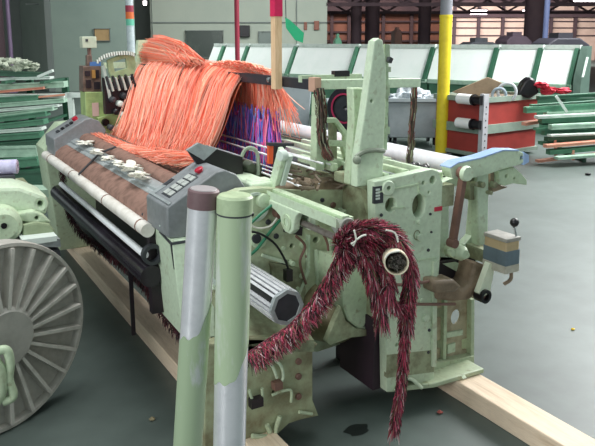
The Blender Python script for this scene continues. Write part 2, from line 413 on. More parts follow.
# a straight line on the floor between the two ends
RA = V(RZ(214, 40, 17)[0], 17, 0); RB = V(RZ(584, 40, 11.6)[0], 11.6, 0)
RD = (RB - RA).normalized(); RN = Vector((RD.y, -RD.x, 0))
if RN.dot(EF) > 0: RN = -RN
def rowpt(px, z, off=0):
    # intersection of pixel column px with the row line, at height z
    a_ = (px - CX) / F
    best = None
    lo, hi = -.1, 1.2
    for _ in range(50):
        m_ = (lo + hi) / 2; p = RA + (RB - RA) * m_ + Vector((0, 0, z)); q = p - EYE
        sx = q.dot(RT) / q.dot(FW)
        if sx < a_: lo = m_
        else: hi = m_
    return RA + (RB - RA) * lo + Vector((0, 0, z)) + RN * off
edges = [214, 227, 251, 299, 361, 437, 501, 545, 582]
ordn = ['far left end', 'second from the far left end', 'third from the far left end', 'fourth from the far left end', 'left of the yellow column', 'just right of the yellow column', 'second right of the yellow column', 'at its right end']
ZT, ZB = 1.47, .86
for i in range(8):
    p0 = rowpt(edges[i] + 1, 1.5); p1 = rowpt(edges[i + 1] - 1, 1.5); p0.z = p1.z = 0
    t = thing('panel_cabinet', 'green cabinet with a slanted white panel, ' + ('%s of the row' % ordn[i] if i < 4 else 'in the row, ' + ordn[i]), 'cabinet', (p0 + p1) / 2, 'green cabinets with slanted white panels')
    z = lambda h: Vector((0, 0, h))
    pf = RN * .32
    b_ = MB(); b_.prism([p0 + pf + z(0), p0 + z(0) - RN * .3, p0 + z(ZT) - RN * .1, p0 + z(ZT), p0 + z(ZB) + pf], p1 - p0); part('body', b_, GREENM, t)
    w_ = RD * .1
    q = [p0 - w_ * .3 + z(ZT - .03), p1 - w_ * .9 + z(ZT - .03), p1 - w_ * .9 + z(ZB) + pf, p0 - w_ * .3 + z(ZB) + pf]
    nrm = (q[1] - q[0]).cross(q[3] - q[0]).normalized()
    if nrm.dot(RN) < 0: nrm = -nrm
    b_ = MB(); b_.prism([c + nrm * .004 for c in q], nrm * .02); part('slanted_panel', b_, PANELW, t, 'white slanted panel', bev=.004)
    b_ = MB(); b_.prism([p1 - w_ * .85 + z(ZT + .05) - RN * .02, p1 - w_ * .85 + z(ZT - .02) + RN * .06, p1 - w_ * .85 + z(ZB - .02) + pf + RN * .08, p1 - w_ * .85 + z(ZB - .06) + pf], RD * .075); part('divider', b_, GREEND if i > 3 else GREENM, t)
    b_ = MB(); b_.bar(p0 + z(ZT + .01) - RN * .02, p1 + z(ZT + .01) - RN * .02, .12, .075); part('top_rail', b_, PALEW, t)
    b_ = MB(); b_.bar(p0 + z(ZB - .03) + pf + RN * .03, p1 + z(ZB - .03) + pf + RN * .03, .08, .07); part('bottom_rail', b_, GREENP, t)
# end frame at the right of the row
p0 = rowpt(583, 1.5); p0.z = 0
t = thing('end_frame', 'dark green end frame with a window closing the row of white panels', 'frame', p0)
ep = [(0, 0), (.5, 0), (.5, 1.0), (.2, 1.5), (0, 1.5)]
b_ = MB(); b_.prism([p0 + RN * (x - .1) + Vector((0, 0, zz)) for x, zz in ep], RD * .12); part('side_plate', b_, mat('grey_green', '52685E', '3E544A', .6, 4, .5), t)
b_ = MB(); b_.prism([p0 + RD * .04 + RN * (x - .1) + Vector((0, 0, zz)) for x, zz in ((.42, 1.0), (.47, 1.0), (.3, 1.32), (.22, 1.32))], RD * .1); part('window_panel', b_, PALEW, t)

# ------------------------------------------------------------------ grey tubs with film
def tub(px0, px1, pyt, pyb, d, label, legs=True):
    r0 = RZ(px0, pyb, d)[0]; r1 = RZ(px1, pyb, d)[0]; zt = RZ(px0, pyt, d)[1]; zb = .14
    t = thing('laundry_tub', label, 'tub', V((r0 + r1) / 2, d + .35, 0))
    b_ = MB(); k = .06
    o = [V(r0 + k, d + k, zb), V(r1 - k, d + k, zb), V(r1 - k, d + .8 - k, zb), V(r0 + k, d + .8 - k, zb)]
    u = [V(r0, d, zt), V(r1, d, zt), V(r1, d + .8, zt), V(r0, d + .8, zt)]
    e = .03; ui = [V(r0 + e, d + e, zt), V(r1 - e, d + e, zt), V(r1 - e, d + .8 - e, zt), V(r0 + e, d + .8 - e, zt)]
    oi = [V(r0 + k + e, d + k + e, zb + .03), V(r1 - k - e, d + k + e, zb + .03), V(r1 - k - e, d + .8 - k - e, zb + .03), V(r0 + k + e, d + .8 - k - e, zb + .03)]
    fs = [(3, 2, 1, 0)]
    for i in range(4):
        j = (i + 1) % 4
        fs += [(i, j, 4 + j, 4 + i), (4 + i, 4 + j, 8 + j, 8 + i), (8 + i, 8 + j, 12 + j, 12 + i)]
    fs += [(12, 13, 14, 15)]
    b_.add(o + u + ui + oi, fs); part('tub_body', b_, TUBG, t, bev=.02)
    b_ = MB(); ring = [V(r0 - .015, d - .015, zt), V(r1 + .015, d - .015, zt), V(r1 + .015, d + .815, zt), V(r0 - .015, d + .815, zt)]
    for i in range(4): b_.bar(ring[i], ring[(i + 1) % 4], .04, .05)
    part('rim', b_, TUBG, t)
    for r in (r0 + .15, r1 - .15):
        for dd_ in (d + .14, d + .66):
            c = V(r, dd_, .06); b_ = MB(); b_.cyl(c - RT * .02, c + RT * .02, .06, n=16); b_.bar(c, c + Vector((0, 0, .09)), .05, .03); part('caster', b_, BLACK, t)
    return r0, r1, zt, d
tb = tub(386, 446, 100, 147, 10.15, 'light grey plastic tub on casters left of the yellow column')
tb2 = tub(330, 374, 104, 140, 10.9, 'light grey plastic tub behind the tall lever')
tb3 = tub(262, 312, 82, 128, 11.6, 'light grey plastic tub behind the orange yarn ends')
for (r0, r1, zt, d), sd, lb in ((tb, 3, 'crumpled clear plastic film heaped in the tub left of the yellow column'), (tb2, 5, 'crumpled clear plastic film heaped in the tub behind the tall lever')):
    s = MB()
    for k in range(7):
        s.blob(V(U(r0 + .2, r1 - .2), d + U(.25, .55), zt + U(-.05, .06)), (U(.12, .22), U(.12, .2), U(.08, .17)), sd * 10 + k, .5, 18)
    single('plastic_film', s, FILM, lb, 'film', kind='stuff')
# tyre
c = G(347, 110, 9.4)
t = thing('wheel', 'black tyre with a pink rim line standing behind the tall lever', 'wheel', (c.x, c.y, 0))
c.z = .27 if c.z < .27 else c.z
ax = (EF * .8 + RT * .6).normalized(); rr = c.z
rr = .30
c.z = RZ(347, 108, 9.4)[1]
ST = MB(); vbox(ST, c.dot(RT) - .25, c.dot(RT) + .25, 9.2, 9.7, 0, c.z - rr + .01)
part('tyre', MB().lathe(c - ax * .08, ax, [(0, rr * .6), (0, rr * .93), (.04, rr), (.12, rr), (.16, rr * .93), (.16, rr * .6)], 36, True), mat('tyre_black', '22202A', '34303A', .6, 10, .7), t)
part('rim_line', MB().lathe(c - ax * .09, ax, [(0, rr * .62), (0, rr * .70), (.01, rr * .70), (.01, rr * .62)], 36, True), mat('rim_pink', 'C0305C', rough=.5), t)
part('hub', MB().lathe(c - ax * .05, ax, [(0, .03), (0, rr * .62), (.1, rr * .62), (.1, .03)], 30, True), DKGREY, t)
part('stand', ST, DKGREY, t)

# ------------------------------------------------------------------ red bin
db = 9.0
O_ = V(RZ(482.5, 120, db)[0], db, 0); ph = math.radians(35)
BU = RT * math.cos(ph) + EF * math.sin(ph); BV = -RT * math.sin(ph) + EF * math.cos(ph); W1, W2 = .84, 1.16
zt = .80
def bb(mb, u0, u1, v0, v1, z0, z1):
    vs = [O_ + BU * u + BV * v + Vector((0, 0, z)) for z in (z0, z1) for u, v in ((u0, v0), (u1, v0), (u1, v1), (u0, v1))]
    return mb.add(vs, [(0, 3, 2, 1), (4, 5, 6, 7), (0, 1, 5, 4), (1, 2, 6, 5), (2, 3, 7, 6), (3, 0, 4, 7)])
ctr = O_ + BU * W2 / 2 + BV * W1 / 2
t = thing('red_bin', 'dark red rectangular bin with grey-green frame bands, right of the yellow column', 'bin', ctr)
for q in ((0, W2, 0, .03), (0, W2, W1 - .03, W1), (0, .03, .03, W1 - .03), (W2 - .03, W2, .03, W1 - .03)):
    b_ = MB(); bb(b_, *q, .08, zt); part('side_panel', b_, REDB, t)
b_ = MB(); bb(b_, 0, W2, 0, W1, .06, .1); part('bin_floor', b_, DKGREY, t)
FR = mat('band_green', '8C9C90', '74847A', .6, 6, .5)
for za, zb_ in ((zt - .02, zt + .05), (.36, .48), (.05, .1)):
    b_ = MB(); e = .03
    bb(b_, -e, W2 + e, -e, 0, za, zb_); bb(b_, -e, W2 + e, W1, W1 + e, za, zb_); bb(b_, -e, 0, 0, W1, za, zb_); bb(b_, W2, W2 + e, 0, W1, za, zb_)
    part('frame_band', b_, FR, t)
b_ = MB(); bb(b_, -.07, .03, -.07, .0, 0.0, zt + .1)
pst = part('post', b_, mat('post_grey', 'B4B4BA', '96969C', .6, 10, .5), t, 'grey perforated post')
b_ = MB()
for k in range(8): c = O_ - BU * .02 - BV * .07 + Vector((0, 0, .1 + k * .09)); b_.cyl(c - BV * .002, c + BV * .006, .012, n=8)
part('hole_row', b_, BLACK, pst)
for (y, m_) in ((100, 'upper'), (124.5, 'lower')):
    z = RZ(470, y, db)[1]; q0 = O_ - BU * .085 + Vector((0, 0, z))
    s = thing('film_roll', 'white roll with a black end plug, %s of two on the red bin' % m_, 'roll', O_ - BU * .1 + BV * .3 + Vector((0, 0, z - .07)), 'white rolls on the red bin')
    part('roll_body', MB().cyl(q0 + BV * .10, q0 + BV * .35, .070), mat('roll_white', 'F2F2F2', rough=.5), s)
    part('end_plug', MB().lathe(q0 + BV * .102, -BV, [(0, .076), (.03, .076), (.03, .06), (.15, .06)], 24), BLACK, s)
for u in (.12, W2 - .12):
    for v in (.12, W1 - .12): c = O_ + BU * u + BV * v + Vector((0, 0, .05)); part('caster', MB().cyl(c - BU * .02, c + BU * .02, .05, n=16), BLACK, t)
b_ = MB(); bb(b_, .03, W2 - .03, .03, W1 - .03, zt - .08, zt + .01); part('board', b_, mat('board_brown', '6E5E4C', '4A4036', .7, 8, .8), t)
db = 9.1
# junk on top of the bin
rm = lambda px: RZ(px, 95, db + .4)[0]
zt2 = zt + .06
s = MB(); pts = [(452, 92), (488, 77), (505, 84), (500, 92), (470, 97)]
s.prism([G(a_, b_, db + .35) for a_, b_ in pts], EF * .03 + Vector((0, 0, .0)))
single('cardboard_sheet', s, mat('cardboard', '8C7A64', '6A5A48', .7, 6, .85), 'crumpled brown cardboard sheet lying on top of the red bin', 'cardboard', bev=.01)
for px, py, rad, nm, md, lb in ((507, 92, .12, 'hose_ring', mat('ring_white', 'C8CCD2', rough=.4), 'pale coiled hose ring standing on the red bin'), (499, 95, .09, 'hose_ring', mat('ring_blue', '98A8B4', rough=.4), 'smaller bluish hose ring leaning left of the pale one on the red bin')):
    c = G(px, py, db + .22); s = MB(); ax = (EF + RT * .2).normalized()
    s.lathe(c, ax, [(.02 * math.cos(k * .785), rad + .02 * math.sin(k * .785)) for k in range(8)], 32, True); single(nm, s, md, lb, 'hose')
s = MB(); s.prism([G(a_, b_, db + .3) for a_, b_ in ((517, 95), (524, 82), (530, 77), (535, 79), (540, 93), (530, 99))], EF * .2); single('seat_shell', s, BLACK, 'black curved plastic shell lying on the red bin', 'plastic shell', bev=.03)
for i, (px, py, rx) in enumerate(((541, 85, .10), (549, 90, .12), (562, 91, .09))):
    s = MB(); s.blob(G(px, py, db + .3), (rx, .10, .04), 40 + i, .5, 18)
    single('red_cloth', s, mat('red_cloth', 'C43044', 'A02438', .5, 8, .8), ['bright red cloth on the red bin beside the black shell', 'bright red cloth bunched between the bin and the green profiles', 'bright red cloth at the right end of the junk heap'][i], 'cloth', 'red cloths on the junk heap')

# ------------------------------------------------------------------ right pile of green profiles
t = thing('storage_rack', 'low green rack under the pile of profiles on the right', 'rack', V(RZ(575, 140, 8.9)[0], 9.2, 0))
b_ = MB(); ra = RZ(566, 140, 9.5)[0]; rb = RZ(650, 140, 9.5)[0]
for r in (ra, rb):
    vbox(b_, r, r + .05, 9.75, 9.80, 0, .78); vbox(b_, r, r + .05, 8.9, 9.8, 0, .05)
    for z in (.2, .4, .6): vbox(b_, r, r + .04, 9.2, 9.78, z, z + .025)
vbox(b_, ra, rb + .05, 9.75, 9.8, .72, .78)
part('rack_frame', b_, GREEND, t)
ORD = ['topmost', 'second', 'third', 'fourth', 'fifth', 'sixth', 'seventh', 'eighth', 'ninth', 'tenth', 'eleventh', 'twelfth', 'thirteenth', 'fourteenth', 'fifteenth', 'sixteenth', 'seventeenth', 'eighteenth', 'nineteenth', 'twentieth', 'twenty-first', 'twenty-second']
prof = [  # x0,y0,x1,y1,h_px,mat,words,d
    (538, 98, 640, 92, 4, GREEND, 'dark green steel'), (548, 106.5, 650, 104, 3, PALEW, 'pale steel'), (525, 110, 640, 103, 6, GREENM, 'green steel'),
    (545, 114, 640, 110, 7, GREENP, 'pale green steel'), (540, 120, 640, 117, 6, GREENM, 'green steel'), (524, 124, 566, 116.5, 3, PINKB, 'short pinkish wooden'),
    (550, 127, 650, 122, 5, GREENP, 'pale green steel'), (543, 132, 650, 129, 6, GREENM, 'green steel'), (546, 139, 640, 134, 4, GREEND, 'dark green steel'),
    (531, 106, 640, 99, 3, GREENM, 'green steel'), (536, 117, 640, 112, 3, PALEW, 'pale steel'), (541, 123.5, 640, 119.5, 2.5, GREEND, 'dark green steel'), (535, 129, 640, 125, 2.5, GREENM, 'green steel'),
    (549, 135.5, 640, 131.5, 2.2, PALEW, 'pale steel'), (540, 143, 640, 138, 3.5, GREENM, 'green steel'), (545, 146, 640, 138, 3.4, PINKB, 'pinkish wooden'), (548, 152, 640, 144, 5, GREENM, 'green steel'), (537, 161, 640, 149, 2.4, PINKB, 'thin pinkish wooden'), (556, 158, 640, 152, 3, GREENP, 'pale green steel')]
prof.sort(key=lambda q: q[1] - q[0] * (q[3] - q[1]) / (q[2] - q[0]) + 580 * (q[3] - q[1]) / (q[2] - q[0]))
for i, (x0, y0, x1, y1, h, m_, wd) in enumerate(prof):
    d = 8.9 - .02 * i + (i % 3) * .09
    p = G(x0, y0, d); q = G(x1, y1, d + .35); hh = h * d / 680
    s = MB(); s.bar(p, q, .09, hh)
    s.bar(p + Vector((0, 0, hh * .3)) - EF * .05, q + Vector((0, 0, hh * .3)) - EF * .05, .012, hh * .3)
    single('steel_profile' if 'steel' in wd else 'wooden_batten', s, m_, '%s bar, %s counted down the right-hand pile' % (wd, ORD[i] if i else 'topmost'), 'bar', 'bars in the right-hand pile')
for k, (a_, b_) in enumerate((((556, 96), (567, 112)), ((555, 140), (556, 158)), ((573, 150), (573, 160)))):
    dk = 8.84 if k == 0 else 8.72; s = MB(); s.bar(G(*a_, dk), G(*b_, dk), .03, .03)
    single('wooden_batten', s, PALEW if k == 0 else PINKB, ['short pale stick leaning across the top of the right-hand pile', 'short upright pinkish stick before the right-hand pile, by the red bin', 'short upright pinkish stick at the right of the pile'][k], 'stick')

# ------------------------------------------------------------------ left stack of green profiles
tl = thing('storage_rack', 'green cantilever rack holding the stacked bars at the left', 'rack', V(RZ(20, 150, 7.6)[0], 7.9, 0))
b_ = MB()
for px in (-70, 6, 44):
    r = RZ(px, 150, 7.6)[0]
    vbox(b_, r, r + .07, 8.3, 8.37, 0, 1.15); vbox(b_, r, r + .07, 7.2, 8.37, 0, .06)
    for z in (.1, .4, .68, .9, 1.12): vbox(b_, r, r + .05, 7.6, 8.3, z, z + .03)
part('rack_frame', b_, GREEND, tl)
lprof = [  # y left (x=0), end x, y end, height px, mat, words
    (73, 46, 75, 5, GREEND, 'dark green steel'), (79, 52, 77.5, 2.5, PALEW, 'whitish steel'), (87, 66, 84, 6, GREENP, 'broad pale green steel'), (91.5, 46, 87.5, 2.4, PINKB, 'thin pinkish wooden'),
    (95.5, 66, 95.5, 3.4, PALEW, 'whitish steel'), (99.5, 40, 97, 5, GREENM, 'green steel'), (105, 66, 100, 4, GREENP, 'pale green steel'), (110, 60, 105, 2.4, PALEW, 'whitish steel'),
    (115, 55, 108, 3.6, GREENP, 'pale green steel'), (119, 48, 113, 5, GREENM, 'green steel'), (126, 46, 121, 5.5, GREENM, 'green steel'), (131, 44, 128, 3, PALEW, 'whitish steel'),
    (137, 42, 134, 6, GREENM, 'broad green steel'), (144, 40, 141, 4, GREEND, 'dark green steel'), (151, 39, 150, 11, GREENP, 'deep pale green steel'), (163, 40, 160, 9, GREENM, 'deep green steel'), (178, 46, 176, 16, GREEND, 'deep dark green steel')]
for i, (y0, x1, y1, h, m_, wd) in enumerate(lprof):
    d = 8.0 - i * .07; p = G(-75, y0 + (y0 - y1) * 75 / x1, d); q = G(x1, y1, d + .05); hh = h * d / 680
    s = MB(); s.bar(p, q, .16, hh); s.bar(p + Vector((0, 0, hh * .4)) - EF * .085, q + Vector((0, 0, hh * .4)) - EF * .085, .02, hh * .18); s.bar(p - Vector((0, 0, hh * .4)) - EF * .085, q - Vector((0, 0, hh * .4)) - EF * .085, .02, hh * .18)
    single('steel_profile' if 'steel' in wd else 'wooden_batten', s, m_, '%s bar, %s counted down the left-hand stack' % (wd, ORD[i]), 'bar', 'bars in the left-hand stack')
s = MB(); s.bar(G(38, 77, 7.7), G(53, 70.5, 7.7), .05, .03); single('steel_profile', s, PALEW, 'short whitish bar sticking up from the top of the left-hand stack', 'bar')
s = MB(); s.bar(G(39, 97, 7.65), G(66, 94.5, 7.65), .04, .02); single('wooden_batten', s, PINKB, 'short pinkish batten near the right end of the left-hand stack', 'bar')
s = MB()
for k in range(26): s.blob(G(U(-20, 35), U(61, 70), 8 + U(0, .4)), (U(.03, .07), U(.03, .06), U(.02, .05)), 100 + k, .5, 10)
single('scrap_heap', s, mat('scrap_bits', 'C4CCB8', '8E9484', .8, 20, .8), 'pale scrap bits heaped on top of the left-hand stack', 'scrap', kind='stuff')
# white steel stand between stack and loom
t = thing('trestle', 'pale steel trestle standing between the left-hand stack and the loom', 'trestle', V(RZ(73, 100, 7.2)[0], 7.2, 0))
b_ = MB(); b_.bar(G(70, 93, 7.2), V(RZ(74, 100, 7.2)[0], 7.2, 0), .06, .05); part('leg', b_, PALEW, t)
b_ = MB(); b_.bar(G(105, 93, 7.2), V(RZ(110, 100, 7.2)[0], 7.2, 0), .06, .05); part('leg', b_, PALEW, t)
b_ = MB(); b_.bar(G(66, 95, 7.2), G(112, 95, 7.2), .06, .05); part('crossbar', b_, PALEW, t)
#@@LOOM
# ------------------------------------------------------------------ lumber under the loom
def lumber(x0, x1, y0, y1, label):
    s = MB(); s.box((x0, y0, 0), (x1, y1, .088)); o = single('lumber_beam', s, WOOD, label, 'lumber', bev=.004)
    for k in range(5):
        n_ = MB(); y = U(y0 + .05, min(y1, y0 + 1.2)); x = U(x0 + .02, x1 - .02); n_.cyl((x, y, .0875), (x, y, .0888), U(.006, .011), n=12)
    return o
lumber(1.03, 1.165, 1.75, 5.3, 'raw wooden beam under the front feet of the loom, behind the two round posts')
lumber(2.06, 2.20, .95, 5.3, 'raw wooden beam under the rear feet of the loom, running out to the lower right')
Z0 = .089

# ------------------------------------------------------------------ THE LOOM
L = thing('weaving_loom', 'large pale green weaving loom resting on two wooden beams', 'loom', (1.6, 3.6, Z0))
N = 2.12
# --- near end, rear half: main side frame
ol = pY([(374, 182), (432, 169), (439, 171.5), (443, 183), (440, 260), (437, 300), (434, 366), (434, 384), (420, 387), (411, 380), (402, 382), (395, 391), (387, 392), (386, 327), (379, 300), (376, 250)], N)
hp = lambda x, y, r, r2=None: (PY(x, y, N), r) if r2 is None else (PY(x, y, N), r, r2)
SF = plate('side_frame', ol, [hp(419, 206, .035, .05), hp(391, 205, .028, .03), hp(387.5, 188, .011), hp(433, 180, .017), hp(423.5, 183, .008), hp(429, 192.5, .006), hp(411, 338, .012, .022), hp(397, 345, .008)], 1, N, .05, MINTC, L)
b_ = MB(); xa = PY(380, 250, N)[0]
b_.box((1.665, N + .052, .43), (1.955, 2.44, 1.03)); part('frame_core', b_, DIRTY, L, bev=.01)
b_ = MB(); b_.box((1.66, N + .056, .11), (1.95, 2.43, .435)); part('core_shield', b_, mat('dark_purple', '2E1E2A', '1E141C', .5, 6, .6), L, 'dark purple lower shield')
b_ = MB(); b_.box((1.62, N + .05, .99), (1.95, 2.44, 1.035)); part('frame_top', b_, DIRTY, L, bev=.008)
for k, (x_, w_, h_, m_) in enumerate(((1.70, .02, .03, MINTC), (1.755, .014, .02, GREYL), (1.80, .025, .035, MINT), (1.86, .012, .02, STEEL), (1.91, .02, .03, MINTC))):
    b_ = MB(); b_.box((x_, N + .055, 1.03), (x_ + w_, 3.2, 1.03 + h_)); part('top_rail', b_, m_, L)
# raised bosses and panel ridge on the frame
b_ = MB()
def boss(mb, px, py, r, y, th=.012): c = PY(px, py, y); mb.lathe(c + Vector((0, -th, 0)), (0, 1, 0), [(0, r * .82), (.003, r), (th, r)], 20)
for px, py, r in ((407.5, 241, .026), (419, 237, .016), (418.5, 222, .010), (407, 259, .006), (425, 318, .018), (421, 300, .012), (400, 300, .022)): b_ = MB(); boss(b_, px, py, r, N); part('boss', b_, MINTC, SF)
b_ = MB(); b_.lathe(PY(387.5, 188, N) + Vector((0, -.01, 0)), (0, 1, 0), [(0, .011), (0, .028), (.003, .031), (.01, .031), (.01, .011)], 22, True); part('boss', b_, MINTC, SF)
for q in ((404, 207), (391, 208)), ((377, 192), (418, 184)), ((418, 184), (418.5, 192)), ((418.5, 192), (426, 197)), ((398, 262), (436, 258)):
    b_ = MB(); b_.bar(PY(*q[0], N) + Vector((0, -.002, 0)), PY(*q[1], N) + Vector((0, -.002, 0)), .007, .006); part('ridge', b_, MINT, SF)
b_ = MB(); b_.box(PY(374.5, 187, N - .004), PY(381, 202, N + .01)); idp = part('id_plate', b_, DKGREY, SF, 'dark plate with pale marks')
b_ = MB()
for y in (189, 192, 195, 198): b_.box(PY(376, y, N - .006), PY(379.5, y + 1.3, N - .003))
part('mark_row', b_, PALEW, idp)
b_ = MB(); b_.box(PY(435, 207.5, N - .004), PY(441, 210, N + .004)); part('red_tag', b_, mat('tag_red', 'C03048', rough=.5), SF, 'small red tag')
# chalk swirl mark
b_ = MB(); c = PY(417, 235, N - .002); b_.tube([c + Vector((.016 * math.cos(a_ * .5), 0, .02 * math.sin(a_ * .5))) for a_ in range(12)], .002, 5); part('chalk_mark', b_, DIRTY, SF)
# right edge flange
b_ = MB(); b_.prism(pY([(434, 262), (437.5, 262), (436.5, 367), (432.5, 367)], N - .012), (0, .06, 0)); part('edge_flange', b_, MINTC, L)
b_ = MB(); b_.box(PY(441, 186, N - .0), PY(445.5, 203, N + .05)); part('edge_slot', b_, DIRTY, L)

# --- near end, rear plate with window
NB = 2.22
ol = pY([(440, 184), (450, 179), (476, 172), (487, 170), (489, 185), (487, 255), (476, 262), (440, 262)], NB)
plate('rear_plate', ol, [pY([(449, 192), (453, 187), (466, 185), (472, 192), (475, 204), (472, 236), (465, 244), (449, 246)], NB)], 1, NB, .045, MINTC, L)
ol = pY([(436, 256), (476, 258), (474, 300), (473, 364), (434, 367)], NB)
plate('lower_plate', ol, [(PY(456, 317, NB), .030, .036), pY([(437, 309), (442, 308), (442, 317), (437, 318)], NB), pY([(437, 341), (443, 340), (443, 348), (437, 349)], NB), pY([(462, 340), (468, 338), (468, 349), (462, 350)], NB)], 1, NB, .014, mat('lower_brown', 'B0A68C', '72604A', .75, 12, .55, fine=40), L, label='greasy brown lower plate')
b_ = MB(); b_.prism(pY([(444.5, 300), (447.5, 300), (446, 364), (443, 364)], NB - .02), (0, .06, 0)); part('upright_rib', b_, MINT, L)
b_ = MB(); b_.prism(pY([(471.5, 300), (474.5, 299), (474, 364), (471, 364)], NB - .03), (0, .08, 0)); part('upright_rib', b_, MINT, L)
b_ = MB(); b_.prism(pY([(434, 364), (474, 356), (474, 361), (434, 370)], NB - .04), (0, .09, 0)); part('lower_rib', b_, MINT, L)
b_ = MB(); b_.prism(pY([(447, 333), (463, 330), (463, 335), (447, 338)], NB - .01), (0, .02, 0)); b_.box(PY(448, 345, NB - .008), PY(454, 351, NB)); part('pale_patch', b_, MINTC, L)
# foot with gussets
b_ = MB(); fz = .09
b_.prism([PZ(387, 392.5, fz), PZ(396, 392, fz), PZ(434, 388, fz), PZ(484, 373, fz), PZ(484, 373, fz) + Vector((.0, .3, 0)), PZ(387, 392, fz) + Vector((0, .3, 0))], (0, 0, .022)); part('foot', b_, MINT, L, bev=.004)
b_ = MB(); g0 = PY(452, 361, NB); g1 = PZ(463, 379, fz + .02)
b_.prism([g0, g1, Vector((g0.x, NB, fz + .02)), Vector((g0.x - .0, NB, g0.z))][:3], (.022, 0, 0)); part('foot_gusset', b_, MINTC, L)
b_ = MB(); b_.tube(smooth([PY(395, 391, N - .01), PY(402, 381, N - .01), PY(411, 379, N - .01), PY(422, 388, N - .03)]), .008, 8); part('foot_rim', b_, MINTC, L)
b_ = MB(); b_.prism(pY([(387, 355), (434, 350), (434, 372), (387, 378)], N - .002), (0, .02, 0)); 
part('oily_band', b_, DIRTY, L)

for px, py, r_ in ((381, 215, .007), (430, 214, .006), (428, 250, .007), (429, 285, .007), (404, 282, .007), (429, 330, .007), (403, 320, .006), (428, 352, .007), (394, 232, .006), (431, 232, .005)):
    b_ = MB(); boss(b_, px, py, r_, N, .006); part('bolt', b_, DKGREY, SF)
# --- uprights, arm and back-rest roller at the rear
b_ = MB(); b_.prism(pY([(477, 170), (489, 170), (488, 256), (479, 262)], NB - .05), (0, .05, 0)); part('rear_upright', b_, MINTC, L, bev=.006)
b_ = MB(); b_.prism(pY([(470, 178), (476, 176), (476, 200), (470, 200)], NB - .03), (0, .04, 0)); part('upright_block', b_, DIRTY, L)
NA = 2.14
ol = pY([(450, 168), (458, 163), (481, 158), (503, 150.5), (519, 150.5), (526, 154), (526.5, 161), (520, 165), (505, 169), (481, 177), (462, 180), (452, 178)], NA)
AR = plate('back_rest_arm', ol, [(PY(522, 158, NA), .010), (PY(463.5, 172.5, NA), .012)], 1, NA, .06, MINTC, L, bev=.006)
for q in (((450, 166), (458, 161), (481, 156)), ((481, 156), (503, 148.5), (519, 148.7))):
    b_ = MB()
    for a_, c_ in zip(q, q[1:]): b_.bar(PY(*a_, NA) + Vector((0, .03, -.008)), PY(*c_, NA) + Vector((0, .03, -.008)), .066, .006)
    part('blue_film', b_, BLUEF, AR, 'torn blue film along the top edge')
b_ = MB(); b_.prism(pY([(524, 152), (529, 155), (529, 162), (524, 165)], NA - .004), (0, .068, 0)); part('blue_film', b_, BLUEF, AR, 'blue film at the arm end')
ol = pY([(499, 171), (514, 167), (521, 173), (527, 180), (527, 185), (513, 183.5), (505, 186), (499, 184)], NA + .02)
plate('arm_bracket', ol, [(PY(510, 177, NA), .009), (PY(518, 179, NA), .006)], 1, NA + .02, .05, MINT, L)
b_ = MB(); b_.prism(pY([(491, 173), (497, 170), (501, 186), (508, 187), (494, 192), (490, 186)], NA + .05), (0, .05, 0)); part('arm_hinge', b_, BROWN, L)
b_ = MB()
for px, py, r in ((479, 184, .014), (472, 183, .011), (491, 184, .015), (487, 192, .009)): b_ = MB(); boss(b_, px, py, r, NB - .05, .03); part('bolt', b_, DIRTY, L)
RX, RZ_ = 2.33, .992
b_ = MB(); b_.cyl((RX, 2.24, RZ_), (RX, 4.95, RZ_), .047, n=28); part('back_rest_roller', b_, mat('roller_silver', 'F2F5FA', 'C8CED8', .5, 9, .25), L)
b_ = MB(); b_.cyl((RX, 2.25, RZ_), (RX, 2.36, RZ_), 0.0495, n=28); part('blue_film', b_, BLUEF, L, 'blue film wrapped on the roller end')
# second thin bright rods beside the roller
b_ = MB(); b_.cyl((2.2, 2.3, .97), (2.2, 4.95, .97), .016, n=14); part('guide_rod', b_, STEEL, L)
b_ = MB(); b_.cyl((2.44, 2.3, .95), (2.44, 4.95, .95), .018, n=14); part('guide_rod', b_, STEEL, L)
# crank bar, brown
b_ = MB(); p = PY(463.5, 173, NA - .03); q = PY(452.5, 243, NA - .03); b_.bar(p, q, .03, .024); 
b_.lathe(p + Vector((0, -.02, 0)), (0, 1, 0), [(0, .026), (.04, .026)], 18); b_.lathe(q + Vector((0, -.02, 0)), (0, 1, 0), [(0, .02), (.04, .02)], 18); part('crank_bar', b_, RUST, L, 'brown crank bar')
b_ = MB(); b_.lathe(PY(463.5, 173, NA - .03) + Vector((0, -.03, 0)), (0, 1, 0), [(0, .03), (.012, .034), (.02, .034)], 20); part('crank_eye', b_, MINTC, L)
b_ = MB(); q = PY(456, 251, NA); b_.lathe(q + Vector((0, -.06, 0)), (0, 1, 0), [(0, .02), (.02, .034), (.06, .036), (.1, .036)], 10)
part('pivot', b_, MINT, L)
for px, py, r in ((449, 252, .016), (463, 254, .014), (459, 245, .013)): b_ = MB(); boss(b_, px, py, r, NA, .03); part('bolt', b_, MINT, L)
b_ = MB(); b_.prism(pY([(438, 262), (475, 259), (478, 268), (470, 285), (455, 292), (437, 288)], NB - .03), (0, .03, 0)); part('recess', b_, DARK, L)
b_ = MB(); b_.prism(pY([(443, 264), (456, 262), (470, 268), (478, 266), (465, 276)], NB - .035), (0, .03, 0)); part('cast_web', b_, MINT, L)
